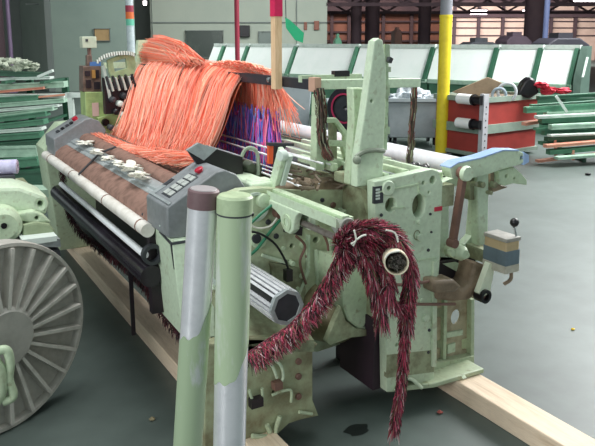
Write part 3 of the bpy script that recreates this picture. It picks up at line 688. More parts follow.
# curved greasy shoe and bracket
b_ = MB(); b_.prism(pY([(438, 278), (452, 283), (463, 290), (470, 284), (476, 262), (488, 266), (478, 292), (470, 300), (455, 302), (437, 300)], NB - .13), (0, .13, 0)); part('cast_shoe', b_, BROWN, L, bev=.012)
b_ = MB(); b_.prism(pY([(434, 281), (455, 280), (463, 287), (455, 293), (434, 294)], NB - .17), (0, .1, 0)); part('cast_shoe', b_, mat('greasy_dark', '8E7C68', '54463A', .7, 10, .5), L, bev=.014)
b_ = MB(); b_.prism(pY([(490, 263), (495, 266), (490, 293), (481, 298), (479, 293)], NB - .175), (0, .03, 0)); part('bracket', b_, mat('pale_bracket', 'E6EED8', 'C8D0B8', .4, 20, .4), L)
c = PY(486.5, 297, NB - .19)
b_ = MB(); b_.lathe(c, (0, 1, 0), [(0, .018), (0, .031), (.05, .031), (.05, .018)], 22, True); part('black_bush', b_, BLACK, L)
b_ = MB(); b_.lathe(c + Vector((0, .02, 0)), (0, 1, 0), [(0, .018), (.17, .018)], 18); part('bush_core', b_, RUST, L)
for a_, c_ in (((386, 285), (440, 279)), ((372, 300), (455, 304))):
    b_ = MB(); b_.tube(smooth([PY(*a_, N - .03), PY((a_[0] + c_[0]) / 2, (a_[1] + c_[1]) / 2 + 2, N - .04), PY(*c_, N - .03)]), .007, 8); part('rusty_rod', b_, RUST, L)
# box with ball lever
bx0, bx1, by0, by1 = 2.205, 2.285, 1.97, 2.10
zt_, zb_ = .752, .60
b_ = MB(); b_.box((bx0, by0, zb_), (bx1, by1, zt_)); BX = part('gear_box', b_, TAN, L, 'tan gear box', bev=.006)
b_ = MB(); b_.box((bx0 - .002, by0 - .002, zb_ + .035), (bx1 + .002, by1, zb_ + .1)); part('blue_band', b_, BLUEL, BX)
b_ = MB(); b_.box((bx0 - .003, by0 - .003, zb_), (bx1 + .003, by1, zb_ + .034)); part('pale_band', b_, mat('pale_band', 'C8C4B8', 'A8A090', .6, 20, .5), BX)
b_ = MB(); b_.box((bx0 - .004, by0 - .004, zt_ - .012), (bx1 + .004, by1 + .002, zt_ + .006)); part('lid', b_, mat('box_lid', 'A8A49E', '84807A', .6, 20, .5), BX, bev=.003)
b_ = MB(); b_.tube([Vector((bx1 - .005, by0 + .01, zt_ - .01)), PY(514, 227, by0 + .01)], .005, 8); lv = part('lever', b_, STEEL, BX)
b_ = MB(); b_.ball(PY(514.5, 222.5, by0 + .01), .020); part('ball_knob', b_, BLACK, lv)
b_ = MB(); b_.tube(smooth([(bx1 - .02, by0 + .02, zb_), (bx1 - .02, by0 + .02, zb_ - .04), (bx1 - .05, by0 + .03, zb_ - .06)]), .008, 8); part('drain_pipe', b_, BROWN, BX)
b_ = MB(); b_.box((bx0 + .01, by1 - .02, zb_ + .01), (bx1 - .02, NB + .02, zb_ + .07)); part('box_mount', b_, DIRTY, L)

# --- tall lever arm and head frame (near end)
NL = 2.18
def tall_lever(y, near=True):
    ol = pY([(374.5, 41), (379, 38), (383, 40), (386.5, 62), (386, 110), (384, 150), (383, 184), (357, 187), (357.5, 160), (366, 105)], y)
    return ol
TL = plate('tall_lever', tall_lever(NL), [(PY(372, 101, NL), .006)], 1, NL, .045, MINTC, L, bev=.006)
b_ = MB(); b_.prism(pY([(383, 46), (388.5, 47), (388.5, 110), (387, 150), (384, 150), (386, 100)], NL + .03), (0, .05, 0))
for y0, y1, w_ in ((44, 58, 390), (66, 72, 391), (84, 96, 390), (126, 134, 390)): b_.prism(pY([(385, y0), (w_, y0 + 1), (w_, y1), (385, y1)], NL + .02), (0, .04, 0))
part('lever_flange', b_, MINT, TL)
b_ = MB(); b_.bar(PY(388, 59, NL), PY(391, 61, NL), .02, .02); part('lever_bolt', b_, DKGREY, TL)
b_ = MB(); b_.tube(smooth([PY(356, 157, NL - .004), PY(364, 152, NL - .01), PY(374, 150, NL - .008), PY(384, 151, NL - .002)]), .010, 8); b_.ball(PY(357, 160, NL - .01), .018); part('strap', b_, mat('grey_strap', '8A9484', '6A7464', .6, 20, .5), TL)
b_ = MB(); b_.prism(pY([(358, 187), (383, 184), (381, 196), (372, 215), (366, 190)], NL + .0), (0, .04, 0)); part('lever_seat', b_, DIRTY, L)
# upright left of it and gusseted bracket
b_ = MB(); b_.prism(pY([(353, 88), (366, 88), (360, 150), (356, 185), (350, 185), (354, 120)], NL + .12), (0, .05, 0)); part('head_upright', b_, MINT, L, bev=.005)
NG = 2.50
ol = pY([(321, 118), (337, 118), (353, 138), (353, 172), (318, 166)], NG)
plate('head_bracket', ol, [pY([(326, 123), (336, 123), (345, 136), (345, 141), (326, 140)], NG), pY([(328, 146), (343, 147), (346, 160), (327, 158)], NG)], 1, NG, .03, MINT, L)
b_ = MB(); b_.prism(pY([(318, 95), (326, 95), (324, 170), (316, 170)], NG - .02), (0, .05, 0)); part('head_upright', b_, MINT, L)
b_ = MB(); b_.prism(pY([(333, 122), (337, 122), (337, 168), (333, 168)], NG + .02), (0, .04, 0)); part('head_upright', b_, DIRTY, L)
# cross rail along the depth of the loom
NR = 2.5
a_ = PY(314, 84.5, NR); c_ = PY(418, 82.5, NR); b_ = MB(); b_.bar(a_, c_, .04, .042); CR = part('cross_rail', b_, MINTC, L, bev=.003)
b_ = MB(); b_.box(a_ + Vector((-.012, -.026, -.03)), a_ + Vector((.02, .026, .03))); part('rail_end', b_, mat('pinkish_rail_end', 'C8A08C', rough=.5), CR)
b_ = MB(); b_.box(PY(335, 71, NR + .1), PY(346, 76, NR + .13)); part('rail_stop', b_, BLACK, L)
b_ = MB(); b_.bar(PY(300, 79, NR + .12), PY(360, 77, NR + .12), .03, .03); part('upper_rail', b_, MINT, L)

# --- front half of the near end
NF = 2.45
ol = pY([(205, 205), (240, 190), (262, 188), (300, 190), (345, 190), (385, 196), (386, 330), (372, 325), (345, 343), (330, 348), (318, 352), (205, 352)], NF)
plate('front_plate', ol, [(PY(264, 196, NF), .012), (PY(292, 246, NF), .01), (PY(260, 246, NF), .014), (PY(343, 236, NF), .02, .03), (PY(316, 240, NF), .014), (PY(361, 212, NF), .035, .025)], 1, NF, .05, mat('stained_mint', 'BCC8A8', '857C5C', .7, 12, .5, fine=45, bump=.05, lo=.47, hi=.74), L)
b_ = MB()
for px, py, r, th in ((262, 200, .030, .03), (257, 239, .036, .025), (290, 262, .012, .03), (303, 244, .018, .02), (322, 218, .02, .03), (352, 250, .03, .04), (340, 212, .02, .05), (283, 248, .01, .01), (300, 275, .012, .02), (296, 288, .01, .02)): b_ = MB(); boss(b_, px, py, r, NF, th); part('boss', b_, MINT, L)
b_ = MB(); c = PY(257, 239, NF - .03); b_.lathe(c, (0, 1, 0), [(0, .02), (.012, .02)], 16); part('shaft_end', b_, DKGREY, L)
b_ = MB()
for q in (((308, 235), (308, 270)), ((308, 270), (296, 300)), ((330, 240), (332, 285)), ((316, 250), (318, 290)), ((345, 215), (352, 232)), ((262, 255), (285, 262))):
    b_ = MB(); b_.bar(PY(*q[0], NF - .008), PY(*q[1], NF - .008), .014, .014, (0, 1, 0)); part('cast_rib', b_, MINTC, L)
b_ = MB(); b_.prism(pY([(270, 262), (300, 268), (306, 290), (300, 318), (276, 300)], NF - .012), (0, .012, 0)); part('stain_panel', b_, DIRTY, L)
b_ = MB(); b_.prism(pY([(350, 196), (374, 191), (378, 232), (364, 242), (352, 226)], NF - .006), (0, .01, 0)); part('recess_panel', b_, BROWN, L)
b_ = MB(); b_.prism(pY([(285, 222), (303, 226), (302, 236), (284, 232)], NF - .006), (0, .01, 0)); part('recess_panel', b_, DARK, L)
for px, py, r_ in ((276, 236, .012), (284, 262, .014), (270, 276, .012), (307, 256, .010), (322, 262, .010), (300, 312, .012), (312, 305, .012), (268, 222, .012), (333, 205, .014), (322, 200, .010), (312, 225, .008)):
    b_ = MB(); boss(b_, px, py, r_, NF, .008); part('bolt', b_, RUST if px % 2 else DKGREY, L)
for pts in ([(296, 236), (305, 246), (300, 262), (306, 284)], [(318, 226), (328, 246), (324, 272)], [(345, 222), (336, 240), (340, 262), (334, 284)]):
    b_ = MB(); b_.tube(smooth([PY(x, y, NF - .03) for x, y in pts]), .006, 8); part('oil_pipe', b_, RUST, L)
# large round gear housing above the arch
c = PY(324, 310, NF)
b_ = MB(); b_.lathe(c + Vector((.02, -.17, 0)), (0, 1, 0), [(0, .045), (.015, .085), (.06, .12), (.17, .15)], 32); part('gear_housing', b_, mat('housing_brown', '98906E', '5A4C36', .75, 9, .55, bump=.1), L)
b_ = MB(); ol = pY([(343, 262), (386, 262), (386, 326), (372, 331), (358, 329), (348, 321), (343, 308)], 2.24)
plate('housing_cover', ol, [(PY(367, 326, 2.24), .008)], 1, 2.24, .2, MINT, L, bev=.012)
b_ = MB(); b_.prism(pY([(341, 306), (346, 321), (357, 329), (372, 330), (386, 324), (386, 329), (372, 336), (352, 338), (330, 346), (326, 342)], 2.23), (0, .03, 0)); part('housing_lip', b_, DIRTY, L, bev=.005)
b_ = MB(); b_.box(PY(345, 331, 2.62), PY(392, 378, 2.7)); part('inner_shield', b_, mat('dark_purple', '2A1A26', '1A1018', .5, 6, .6), L)
# foot casting
NFo = 2.16
ol = pY([(205, 345), (250, 338), (300, 336), (318, 344), (313, 352), (313, 400), (319, 416), (301, 420), (289, 424), (274, 438), (254, 443), (205, 452)], NFo)
plate('front_foot', ol, [(PY(274, 392, NFo), .007)], 1, NFo, .06, mat('foot_paint', 'A8AF8E', '6A5C42', .8, 10, .6, fine=40, bump=.1, lo=.4, hi=.66), L, bev=.006)
b_ = MB(); b_.box(PY(240, 346, NFo + .06), (PY(308, 346, NFo)[0], 2.46, .10)); part('foot_core', b_, DIRTY, L)
b_ = MB(); b_.prism([PY(240, 340, NFo), PY(314, 340, NFo), PY(314, 340, NFo) + Vector((0, .3, .12)), PY(240, 340, NFo) + Vector((0, .3, .12))], (0, 0, -.05)); part('foot_shoulder', b_, DIRTY, L)
b_ = MB()
for py in (361, 376, 396): b_ = MB(); boss(b_, 298, py, .013, NFo, .012); part('rivet', b_, RUST, L)
for pts, r, m_ in (([(264, 361), (272, 366), (277, 378)], .006, MINTC), ([(272, 358), (281, 366), (283, 378), (278, 386)], .006, MINTC), ([(272, 395), (290, 390), (291, 402)], .006, MINT), ([(249, 390), (254, 402), (262, 402), (262, 388)], .006, MINT), ([(267, 425), (270, 432)], .010, MINT), ([(280, 416), (277, 425), (272, 436), (252, 436)], .010, MINT), ([(299, 412), (312, 414)], .007, MINT)):
    b_ = MB(); b_.tube(smooth([PY(x, y, NFo - .015) for x, y in pts]), r, 8); part('pipe_clip', b_, m_, L)
b_ = MB(); b_.obox(PY(277, 385, NFo - .02), (.035, .03, .03)); part('pipe_block', b_, RUST, L)
b_ = MB(); b_.obox(PY(256, 402, NFo - .02), (.05, .03, .035)); part('pipe_block', b_, DARK, L)
# ribbed take-up roller
c = Vector((1.165, 2.06, .635)); b_ = MB(); n_ = 24; rr = .068
b_.cyl(c + Vector((0, .005, 0)), c + Vector((0, .4, 0)), rr * .9, n=30); TR = part('ribbed_roller', b_, BLACK, L, 'ribbed roller with dark grooves')
b_ = MB()
for k in range(n_):
    if k % 6 in (4,): continue
    a_ = 2 * math.pi * k / n_; x = Vector((math.cos(a_), 0, math.sin(a_)))
    b_.bar(c + x * rr * .95 + Vector((0, .0, 0)), c + x * rr * .95 + Vector((0, .4, 0)), rr * .16, rr * .14, x)
part('steel_rib', b_, mat('rib_silver', 'ECECF2', 'B4B4BC', .5, 30, .25, metal=.3), TR)
b_ = MB(); b_.lathe(c + Vector((0, -.012, 0)), (0, 1, 0), [(0, rr * .8), (0, rr * 1.02), (.02, rr * 1.02), (.02, rr * .8)], 8, True); part('end_rim', b_, GREYL, TR)
b_ = MB(); b_.lathe(c + Vector((0, -.006, 0)), (0, 1, 0), [(0, rr * .8), (.01, rr * .8)], 8); part('end_disc', b_, DKGREY, TR)
# overhanging rail, block, clevis, rod
KX = 1.34
b_ = MB(); y0, y1 = 2.70, 1.93
b_.prism([(KX - .045, y1, .945), (KX + .03, y1, .945), (KX + .03, y1, .962), (KX - .03, y1, .962), (KX - .045, y1, .985)], (0, y0 - y1, 0)); RL = part('selvedge_rail', b_, MINTC, L, bev=.002)
b_ = MB(); b_.box((KX - .018, y1 + .0, .962), (KX + .012, y0 - .25, .985)); b_.box((KX + .018, y1, .962), (KX + .03, y0 - .25, .978)); part('rail_bead', b_, MINT, RL)
b_ = MB(); b_.cyl((KX + .0, y1 - .012, .945), (KX + .0, y1 + .05, .945), .034, n=16); b_.box((KX - .034, y1 - .012, .90), (KX + .034, y1 + .03, .945)); part('rail_end_cap', b_, mat('cap_grey', '9CA098', '7C8078', .6, 20, .5), RL, bev=.003)
b_ = MB(); b_.box((KX - .085, 2.50, .955), (KX + .02, 2.83, 1.005)); b_.box((KX - .075, 2.52, .92), (KX + .03, 2.60, 1.01)); part('rail_block', b_, MINTC, L, bev=.01)
yc = 2.27; RZc = .888
ol = [Vector((KX, y, z)) for y, z in ((yc + .16, .95), (yc - .10, .95), (yc - .07, .93), (yc - .055, .905), (yc - .05, .87), (yc - .02, .845), (yc + .02, .845), (yc + .05, .87), (yc + .06, .90), (yc + .10, .915), (yc + .16, .925))]
CLV = plate('clevis', ol, [], 0, KX - .05, .03, MINTC, L, bev=.005)
b_ = MB(); b_.box((KX + .02, yc - .06, .86), (KX + .045, yc + .06, .95)); part('clevis_cheek', b_, MINTC, CLV)
b_ = MB(); b_.lathe((KX - .056, yc, RZc), (1, 0, 0), [(0, .018), (0, .034), (.012, .034), (.012, .018)], 20, True); part('clevis_eye', b_, MINT, CLV)
b_ = MB(); b_.cyl((KX, 1.93, RZc), (KX, 2.46, RZc), .0125, n=16); part('rod', b_, mat('rod_brown', '8C8480', '6A5A52', .7, 30, .4, metal=.3), L)
b_ = MB(); b_.cyl((KX, 2.3, RZc), (KX, 2.36, RZc), .02, n=18); b_.cyl((KX, 2.40, RZc), (KX, 2.44, RZc), .026, n=18); part('rod_collar', b_, RUST, L)
c = PX(266, 205, KX); b_ = MB(); b_.lathe((KX - .1, 2.47, .92), (0, 1, 0), [(-.03, .05), (-.03, .062), (-.01, .062), (-.01, .05)], 24, True); part('ring_flange', b_, mat('pale_ring', 'C0CCC0', '98A498', .6, 20, .5), L)
# upright link with bolt
p = PX(272, 192, 1.36); q = PX(283, 150, 1.36); b_ = MB(); b_.bar(p, q, .05, .022, (1, 0, 0)); LK = part('link_bar', b_, MINTC, L, bev=.003)
p2 = PX(280, 192, 1.385); q2 = PX(290, 155, 1.385); b_ = MB(); b_.bar(p2, q2, .022, .02, (1, 0, 0)); part('link_edge', b_, PALEW, LK)
b_ = MB(); b_.lathe(q2 + Vector((-.05, 0, 0)), (1, .3, 0), [(0, .020), (.006, .024), (.03, .024)], 18); part('link_bolt', b_, PALEW, LK)
# hoses and cable
for pts in ([(272, 205), (262, 213), (250, 224), (244, 231)], [(281, 219), (270, 232), (256, 250), (245, 258)]):
    b_ = MB(); b_.tube(smooth([PY(x, y, 2.40) for x, y in pts]), .0065, 8); part('green_hose', b_, HOSE, L)
b_ = MB(); b_.tube(smooth([PY(x, y, 2.38) for x, y in ((240, 231), (258, 233), (274, 243), (284, 258), (289, 271))]), .005, 8); CB = part('black_cable', b_, BLACK, L)
b_ = MB(); b_.obox(PY(288, 275, 2.37), (.03, .03, .05)); part('cable_plug', b_, BLACK, CB)
b_ = MB(); b_.tube(smooth([PY(x, y, 2.40) for x, y in ((246, 222), (258, 228), (270, 226), (277, 218))]), .004, 8); part('white_cable', b_, WHITE, L)
b_ = MB(); b_.tube(smooth([PY(x, y, 2.3) for x, y in ((214, 252), (208, 262), (210, 276), (216, 284))]), .008, 8); part('pale_hose', b_, PALEW, L)

# --- interior: reed shafts, rods and clutter between the frames
for i, (x, z, m_, r) in enumerate(((1.50, 1.06, STEEL, .005), (1.56, 1.075, STEEL, .005), (1.62, 1.06, STEEL, .004), (1.44, .99, STEEL, .005), (1.50, .985, STEEL, .004), (1.56, .98, STEEL, .004), (1.72, 1.0, GREYL, .012), (1.82, 1.0, GREYL, .012))):
    b_ = MB(); b_.cyl((x, 2.4 + .03 * (i % 3), z), (x, 4.9, z), r, n=10); part('heald_rod', b_, mat('rod_silver', 'F4F6FA') if m_ is STEEL else m_, L)
b_ = MB(); b_.box((1.2, 2.52, .45), (1.85, 4.85, .86)); part('inner_body', b_, mat('loom_interior', '4A4438', '2C2420', .8, 5, .7), L)
b_ = MB(); b_.box((1.38, 2.5, .86), (1.44, 4.9, .97)); b_.box((1.66, 2.5, .86), (1.68, 4.9, 1.0)); part('reed_beam', b_, DIRTY, L)
b_ = MB(); b_.box((1.35, 2.46, .93), (1.72, 2.54, .99)); b_.cyl((1.5, 2.5, .9), (1.5, 2.5, 1.0), .05); part('heald_guide', b_, BROWN, L, bev=.01)
b_ = MB(); rr_ = random.Random(3)
for k in range(36):
    x = rr_.uniform(1.4, 1.75); y = rr_.uniform(2.35, 2.75); z = rr_.uniform(.96, 1.02); b_.bar((x, y, z), (x + rr_.uniform(-.05, .05), y + rr_.uniform(-.1, .1), z + rr_.uniform(-.03, .03)), .01, .008)
part('heald_clips', b_, mat('clip_brown', '6A5C4C', '443A30', .6, 30, .5), L)['kind'] = 'stuff'
b_ = MB()
for x in (1.75, 1.85, 1.95): b_.box((x, 2.45, .985), (x + .03, 4.9, 1.015))
part('drop_wire_rails', b_, mat('rail_grey_green', '7C8A74', '5A6450', .6, 12, .5), L)
b_ = MB()
for k in range(5):
    x, y = rr_.uniform(1.96, 2.06), rr_.uniform(2.26, 2.36); b_ = MB(); b_.ball((x, y, 1.035), (.02, .02, .02), 10); b_.cyl((x, y, .98), (x, y, 1.03), .006, n=8); part('black_knob', b_, BLACK, L)
b_ = MB(); b_.box((1.96, 2.26, .95), (2.10, 2.36, 1.02)); part('knob_block', b_, MINT, L, bev=.01)
for k in range(4): 
    b_ = MB(); b_.box((1.62 + k * .1, 2.45, 1.03), (1.65 + k * .1, 2.75, 1.065)); part('rail_clamp', b_, MINT, L, bev=.004)

# --- breast beam, cloth and rollers along the front
yN, yF = 2.72, 4.95
def runx(name, prof, m_, y0=yN, y1=yF, label=None, bev=0):
    b_ = MB(); b_.prism([(x, y0, z) for x, z in prof], (0, y1 - y0, 0)); return part(name, b_, m_, L, label, bev)
b_ = MB(); b_.cyl((.868, 2.72, .805), (.868, yF, .805), .030, n=24); WT = part('white_roller', b_, TUBEW, L, 'white wrapped roller')
for y in (2.80, 3.35, 4.1, 4.75):
    b_ = MB(); b_.cyl((.868, y, .805), (.868, y + .012, .805), .0312, n=24); part('tape_ring', b_, CLOTH, WT)
runx('front_cloth', [(.885, .83), (.892, .858), (.93, .888), (.968, .902), (.975, .88), (.91, .81)], CLOTH, label='brown cloth band over the breast beam')
runx('breast_beam', [(.965, .86), (.966, .905), (.976, .912), (.990, .912), (.992, .925), (1.03, .940), (1.046, .936), (1.05, .86)], GREYL, bev=.002)
b_ = MB(); b_.cyl((1.105, yN, .915), (1.105, yF, .915), .055, n=24); part('rear_cloth', b_, CLOTH, L, 'brown cloth over the rear roller')
runx('temple_bar', [(1.17, .90), (1.17, .955), (1.24, .965), (1.25, .90)], mat('temple_brown', '7A6458', '5A4840', .7, 14, .8), y0=2.9)
b_ = MB(); b_.tube(smooth([(.86, 3.93, .84), (.93, 3.95, .895), (1.0, 3.97, .945), (1.1, 3.99, .975)]), .006, 6); part('dark_cord', b_, DKGREY, L)
b_ = MB(); b_.tube(smooth([(.885, 2.85, .84), (.95, 2.86, .905), (1.03, 2.95, .95)]), .005, 6); part('dark_cord', b_, DKGREY, L)
b_ = MB(); b_.cyl((.862, 2.75, .69), (.862, 4.45, .69), .016, n=18); part('bright_rod', b_, mat('rod_silver', 'F4F6FA', 'CDD2D8', .4, 30, .2, metal=.3), L)
b_ = MB(); b_.cyl((.875, 2.72, .60), (.885, 4.7, .585), .048, n=26); part('dark_cloth_roll', b_, mat('shiny_black_roll', '241E26', '3A3440', .7, 7, .25), L)
b_ = MB(); b_.box((1.17, 2.7, .12), (1.20, 4.85, .84)); part('dark_front', b_, DARK, L)
b_ = MB(); b_.box((.88, 2.74, .42), (1.10, 2.78, .8)); part('roll_hanger', b_, DARK, L)
b_ = MB(); b_.lathe((.88, 2.70, .70), (0, 1, 0), [(0, .03), (0, .045), (.03, .045), (.03, .03)], 20, True); part('hook_ring', b_, DKGREY, L)

b_ = MB(); p = PX(130, 262, .88); b_.bar(p, Vector((.885, p.y + .01, .20)), .018, .012, (0, 1, 0)); part('hanging_strap', b_, DARK, L)
b_ = MB(); b_.cyl((.98, 2.74, .42), (.98, 4.8, .42), .035, n=18); part('lower_shaft', b_, DARK, L)
# near leg cover (two facets)
b_ = MB(); zt_, zb_ = .815, .40
b_.prism([(.905, 2.80, zt_), (.895, 2.51, zt_), (1.04, 2.43, zt_), (1.14, 2.47, zt_), (1.14, 2.8, zt_)], (0, 0, zb_ - zt_))
for i in range(len(b_.v)):
    if b_.v[i].z < .5 and b_.v[i].x < 1.0: b_.v[i] += Vector((.03, -.02, 0))
part('leg_cover', b_, MINTC, L, bev=.004)
b_ = MB(); b_.bar((.893, 2.512, .805), (.905, 2.512, .69), .006, .006); b_.bar((.9, 2.66, .812), (.893, 2.50, .80), .008, .01); b_.bar((.893, 2.505, .80), (.98, 2.46, .815), .008, .01); part('cover_seam', b_, DKGREY, L)
b_ = MB(); b_.box((1.03, 2.45, .10), (1.14, 2.7, .42)); part('leg_core', b_, DARK, L)

# control panel
def control_panel(y0, y1, near):
    pr = [(.885, .82), (.885, .945), (1.10, 1.068), (1.14, 1.073), (1.19, 1.05), (1.24, .98), (1.21, .93), (1.02, .845), (.95, .81)]
    b_ = MB(); b_.prism([(x, y0, z) for x, z in pr], (0, y1 - y0, 0)); cp = part('control_panel', b_, GREY, L, 'grey control panel with slanted key face', bev=.006)
    d = Vector((1.10 - .885, 0, 1.068 - .945)); Lg = d.length; d.normalize(); nr = Vector((-d.z, 0, d.x)); o = Vector((.885, 0, .945))
    M = Matrix((d, Vector((0, 1, 0)), nr)).transposed()
    def onf(t, y, w_, h_, th, m_, nm, lab=None, par=cp):
        b_ = MB(); b_.obox(o + d * t + Vector((0, y, 0)) + nr * (th / 2), (w_, h_, th), M); q = part(nm, b_, m_, par, lab, bev=.001); return q
    yw = y1 - y0
    if near:
        onf(Lg * .47, y0 + yw * .45, .150, .095, .002, DKGREY, 'key_field')
        KEYM = mat('key_cap', 'B4B8B4', '94989A', .5, 40, .5)
        for i in range(4):
            for j in range(2):
                onf(Lg * .47 - .052 + i * .035, y0 + yw * .45 - .023 + j * .046, .027, .038, .006, KEYM, 'key')
        onf(Lg * .22, y0 + yw * .87, .06, .035, .004, GREYL, 'display_strip')
        onf(Lg * .42, y0 + yw * .87, .05, .03, .004, DKGREY, 'display_window')
        onf(Lg * .08, y0 + yw * .5, .012, yw * .95, .006, GREYL, 'panel_edge')
        b_ = MB(); c = o + d * (Lg * .88) + Vector((0, y0 + yw * .42, 0)); b_.lathe(c, nr, [(0, .013), (.008, .013), (.009, .019), (.016, .019), (.019, .014)], 18); part('stop_button', b_, mat('button_red', 'B82038', rough=.4), cp, 'dark red stop button')
        b_ = MB(); b_.lathe(Vector((.885, y0 + yw * .35, .85)), (-1, 0, 0), [(0, .004), (.003, .004)], 10); part('panel_screw', b_, PALEW, cp)
    else:
        for t_, c_ in ((.25, DKGREY), (.4, BLACK), (.55, DKGREY), (.68, BLACK)): onf(Lg * t_, y0 + yw * .4, .022, .05, .01, c_, 'key')
        b_ = MB(); c = o + d * (Lg * .85) + Vector((0, y0 + yw * .5, 0)); b_.lathe(c, nr, [(0, .02), (.02, .02), (.022, .016)], 18); part('stop_button', b_, mat('button_red', 'B82038'), cp, 'dark red stop button')
    return cp
control_panel(2.52, 2.78, True)
control_panel(4.72, 5.02, False)
# black display box behind the control panel
yb = 2.72
b_ = MB(); b_.prism(pY([(188, 151), (204, 160), (217, 149), (243, 157), (243, 180), (232, 179), (204, 174)], yb), (0, .02, 0)); DBX = part('monitor_box', b_, BLACK, L, 'black slanted monitor box', bev=.003)
b_ = MB(); b_.prism(pY([(204, 160), (217, 148.5), (243, 156), (243, 176), (206, 172)], yb + .02), (0, .13, 0)); part('monitor_shell', b_, GREY, DBX, bev=.004)
b_ = MB(); b_.prism(pY([(187, 150.5), (204, 160.5), (217, 149), (199, 143)], yb - .002), (0, .02, 0)); part('monitor_hood', b_, GREYL, DBX)
b_ = MB(); b_.tube(smooth([PY(x, y, yb + .01) for x, y in ((241, 158), (246, 149), (254, 149), (258, 157), (258, 175))]), .009, 8); part('pipe_arch', b_, mat('pale_arch', '9AA896', '78866E', .6, 14, .5), L)
b_ = MB(); b_.lathe(PY(252, 168, yb) , (0, 1, 0), [(0, .02), (.03, .03), (.06, .03)], 16); b_.prism(pY([(243, 160), (262, 166), (262, 178), (243, 180)], yb + .05), (0, .05, 0)); part('dark_valve', b_, mat('valve_green', '4A5444', '343A30', .6, 14, .5), L)
# small post with a dark top right of it
b_ = MB(); b_.prism(pY([(269, 145), (273.5, 145), (273, 164), (269, 164)], 2.7), (0, .02, 0)); part('orange_tape', b_, mat('tape_orange', 'E86038', rough=.6), L, 'orange tape strip')
b_ = MB(); b_.prism(pY([(269, 143), (294, 143.5), (294, 146), (269, 146)], 2.69), (0, .03, 0)); b_.prism(pY([(275, 146), (286, 146), (280, 165), (274, 165)], 2.72), (0, .02, 0)); part('dark_plate', b_, DKGREY, L)

# --- far end
ol = [Vector((x, 4.98, z)) for x, z in ((.86, .84), (.93, Z0), (1.30, Z0), (1.34, .42), (1.6, .42), (1.68, Z0), (2.24, Z0), (2.16, 1.0), (1.9, 1.05), (1.0, 1.0))]
plate('far_side_frame', ol, [(Vector((1.3, 4.98, .7)), .06)], 1, 4.98, .3, MINT, L, bev=.01)
b_ = MB(); b_.prism([(1.50, 5.0, 1.0), (1.58, 5.0, 1.6), (1.66, 5.0, 1.6), (1.74, 5.0, 1.0)], (0, .05, 0)); part('tall_lever', b_, MINT, L)
b_ = MB(); b_.bar((1.3, 4.95, 1.42), (2.05, 4.95, 1.42), .04, .042); part('cross_rail', b_, MINT, L)
YT = 4.92
b_ = MB(); b_.prism(pY([(85, 92), (105, 92), (106, 140), (87, 140)], YT), (0, .15, 0)); b_.prism(pY([(98, 118), (120, 112), (120, 145), (100, 142)], YT - .04), (0, .12, 0)); TW = part('far_tower', b_, mat('tower_green', 'A2B87A', '6E7C4C', .7, 9, .5), L, bev=.004)
b_ = MB(); b_.box(PY(92, 103, YT - .006), PY(99, 116, YT)); part('pink_plate', b_, mat('pink_plate', 'C8A8A0', rough=.5), TW)
b_ = MB(); b_.lathe(PY(106, 122.5, YT - .06), (0, 1, 0), [(0, .025), (.03, .03), (.06, .03)], 18); part('black_hub', b_, BLACK, TW)
b_ = MB(); b_.prism(pY([(83, 66), (101, 66), (102, 92), (83, 92)], YT + .02), (0, .12, 0)); b_.prism(pY([(87, 55), (92, 55), (93, 68), (87, 68)], YT + .03), (0, .05, 0)); TM = part('tower_motor', b_, mat('motor_brown', '6E5A50', '40342E', .8, 18, .5), L, bev=.004)
b_ = MB(); b_.prism(pY([(90, 62), (101, 62), (101, 66), (90, 66)], YT + .02), (0, .08, 0)); part('blue_cap', b_, mat('cap_blue', '4A70A8', rough=.5), TM)
b_ = MB()
for x0, y0, x1, y1 in ((85, 71, 90, 76), (94, 70, 99, 78), (86, 80, 91, 88), (94, 82, 100, 89)): b_.box(PY(x0, y0, YT + .01), PY(x1, y1, YT + .02))
part('dark_slot', b_, DARK, TM)
b_ = MB(); b_.box(PY(92, 70, YT + .0), PY(95, 78, YT + .02)); part('brass_fitting', b_, mat('brass', 'B88C50', rough=.4, metal=.4), TM)
b_ = MB(); b_.box(PY(82, 36.5, YT + .02), PY(94, 48, YT + .1)); LB = part('sensor_box', b_, mat('cream_box', 'B8C0AC', '9CA490', .6, 20, .5), L, 'cream sensor box on a stem', bev=.004)
b_ = MB(); b_.cyl(PY(89, 47, YT + .06), PY(89.5, 58, YT + .06), .014, n=12); part('box_stem', b_, RUST, LB)
b_ = MB(); b_.box(PY(85.5, 39, YT + .015), PY(88, 41.5, YT + .02)); part('box_window', b_, DKGREY, LB)
# weft colour selector: fan shaped comb plate
YS = 4.75
ol = pY([(107, 60), (120, 55), (134, 54), (136, 64), (134, 75), (120, 78), (113, 82), (109, 72)], YS)
SEL = plate('weft_selector', ol, [pY([(113, 62), (126, 58), (127, 68), (115, 72)], YS)], 1, YS, .03, mat('selector_green', '9CB088', '6E7E5C', .7, 14, .5), L, bev=.003)
b_ = MB(); arc = [(97, 61), (101, 57), (106, 54.5), (111, 53), (116, 52.2), (121, 51.8), (126, 51.6), (131, 52), (135, 53.5)]
b_.tube(smooth([PY(x, y + 1.5, YS) for x, y in arc]), .013, 8); part('selector_rim', b_, mat('selector_rim', '4A5240', '343A2E', .7, 14, .5), SEL)
b_ = MB()
for k in range(len(arc) - 1):
    for t_ in (.2, .7):
        x = arc[k][0] + (arc[k + 1][0] - arc[k][0]) * t_; y = arc[k][1] + (arc[k + 1][1] - arc[k][1]) * t_
        b_.bar(PY(x, y + 3.2, YS - .018), PY(x - .6, y - .6, YS - .018), .014, .01)
part('selector_tooth', b_, PALEW, SEL)
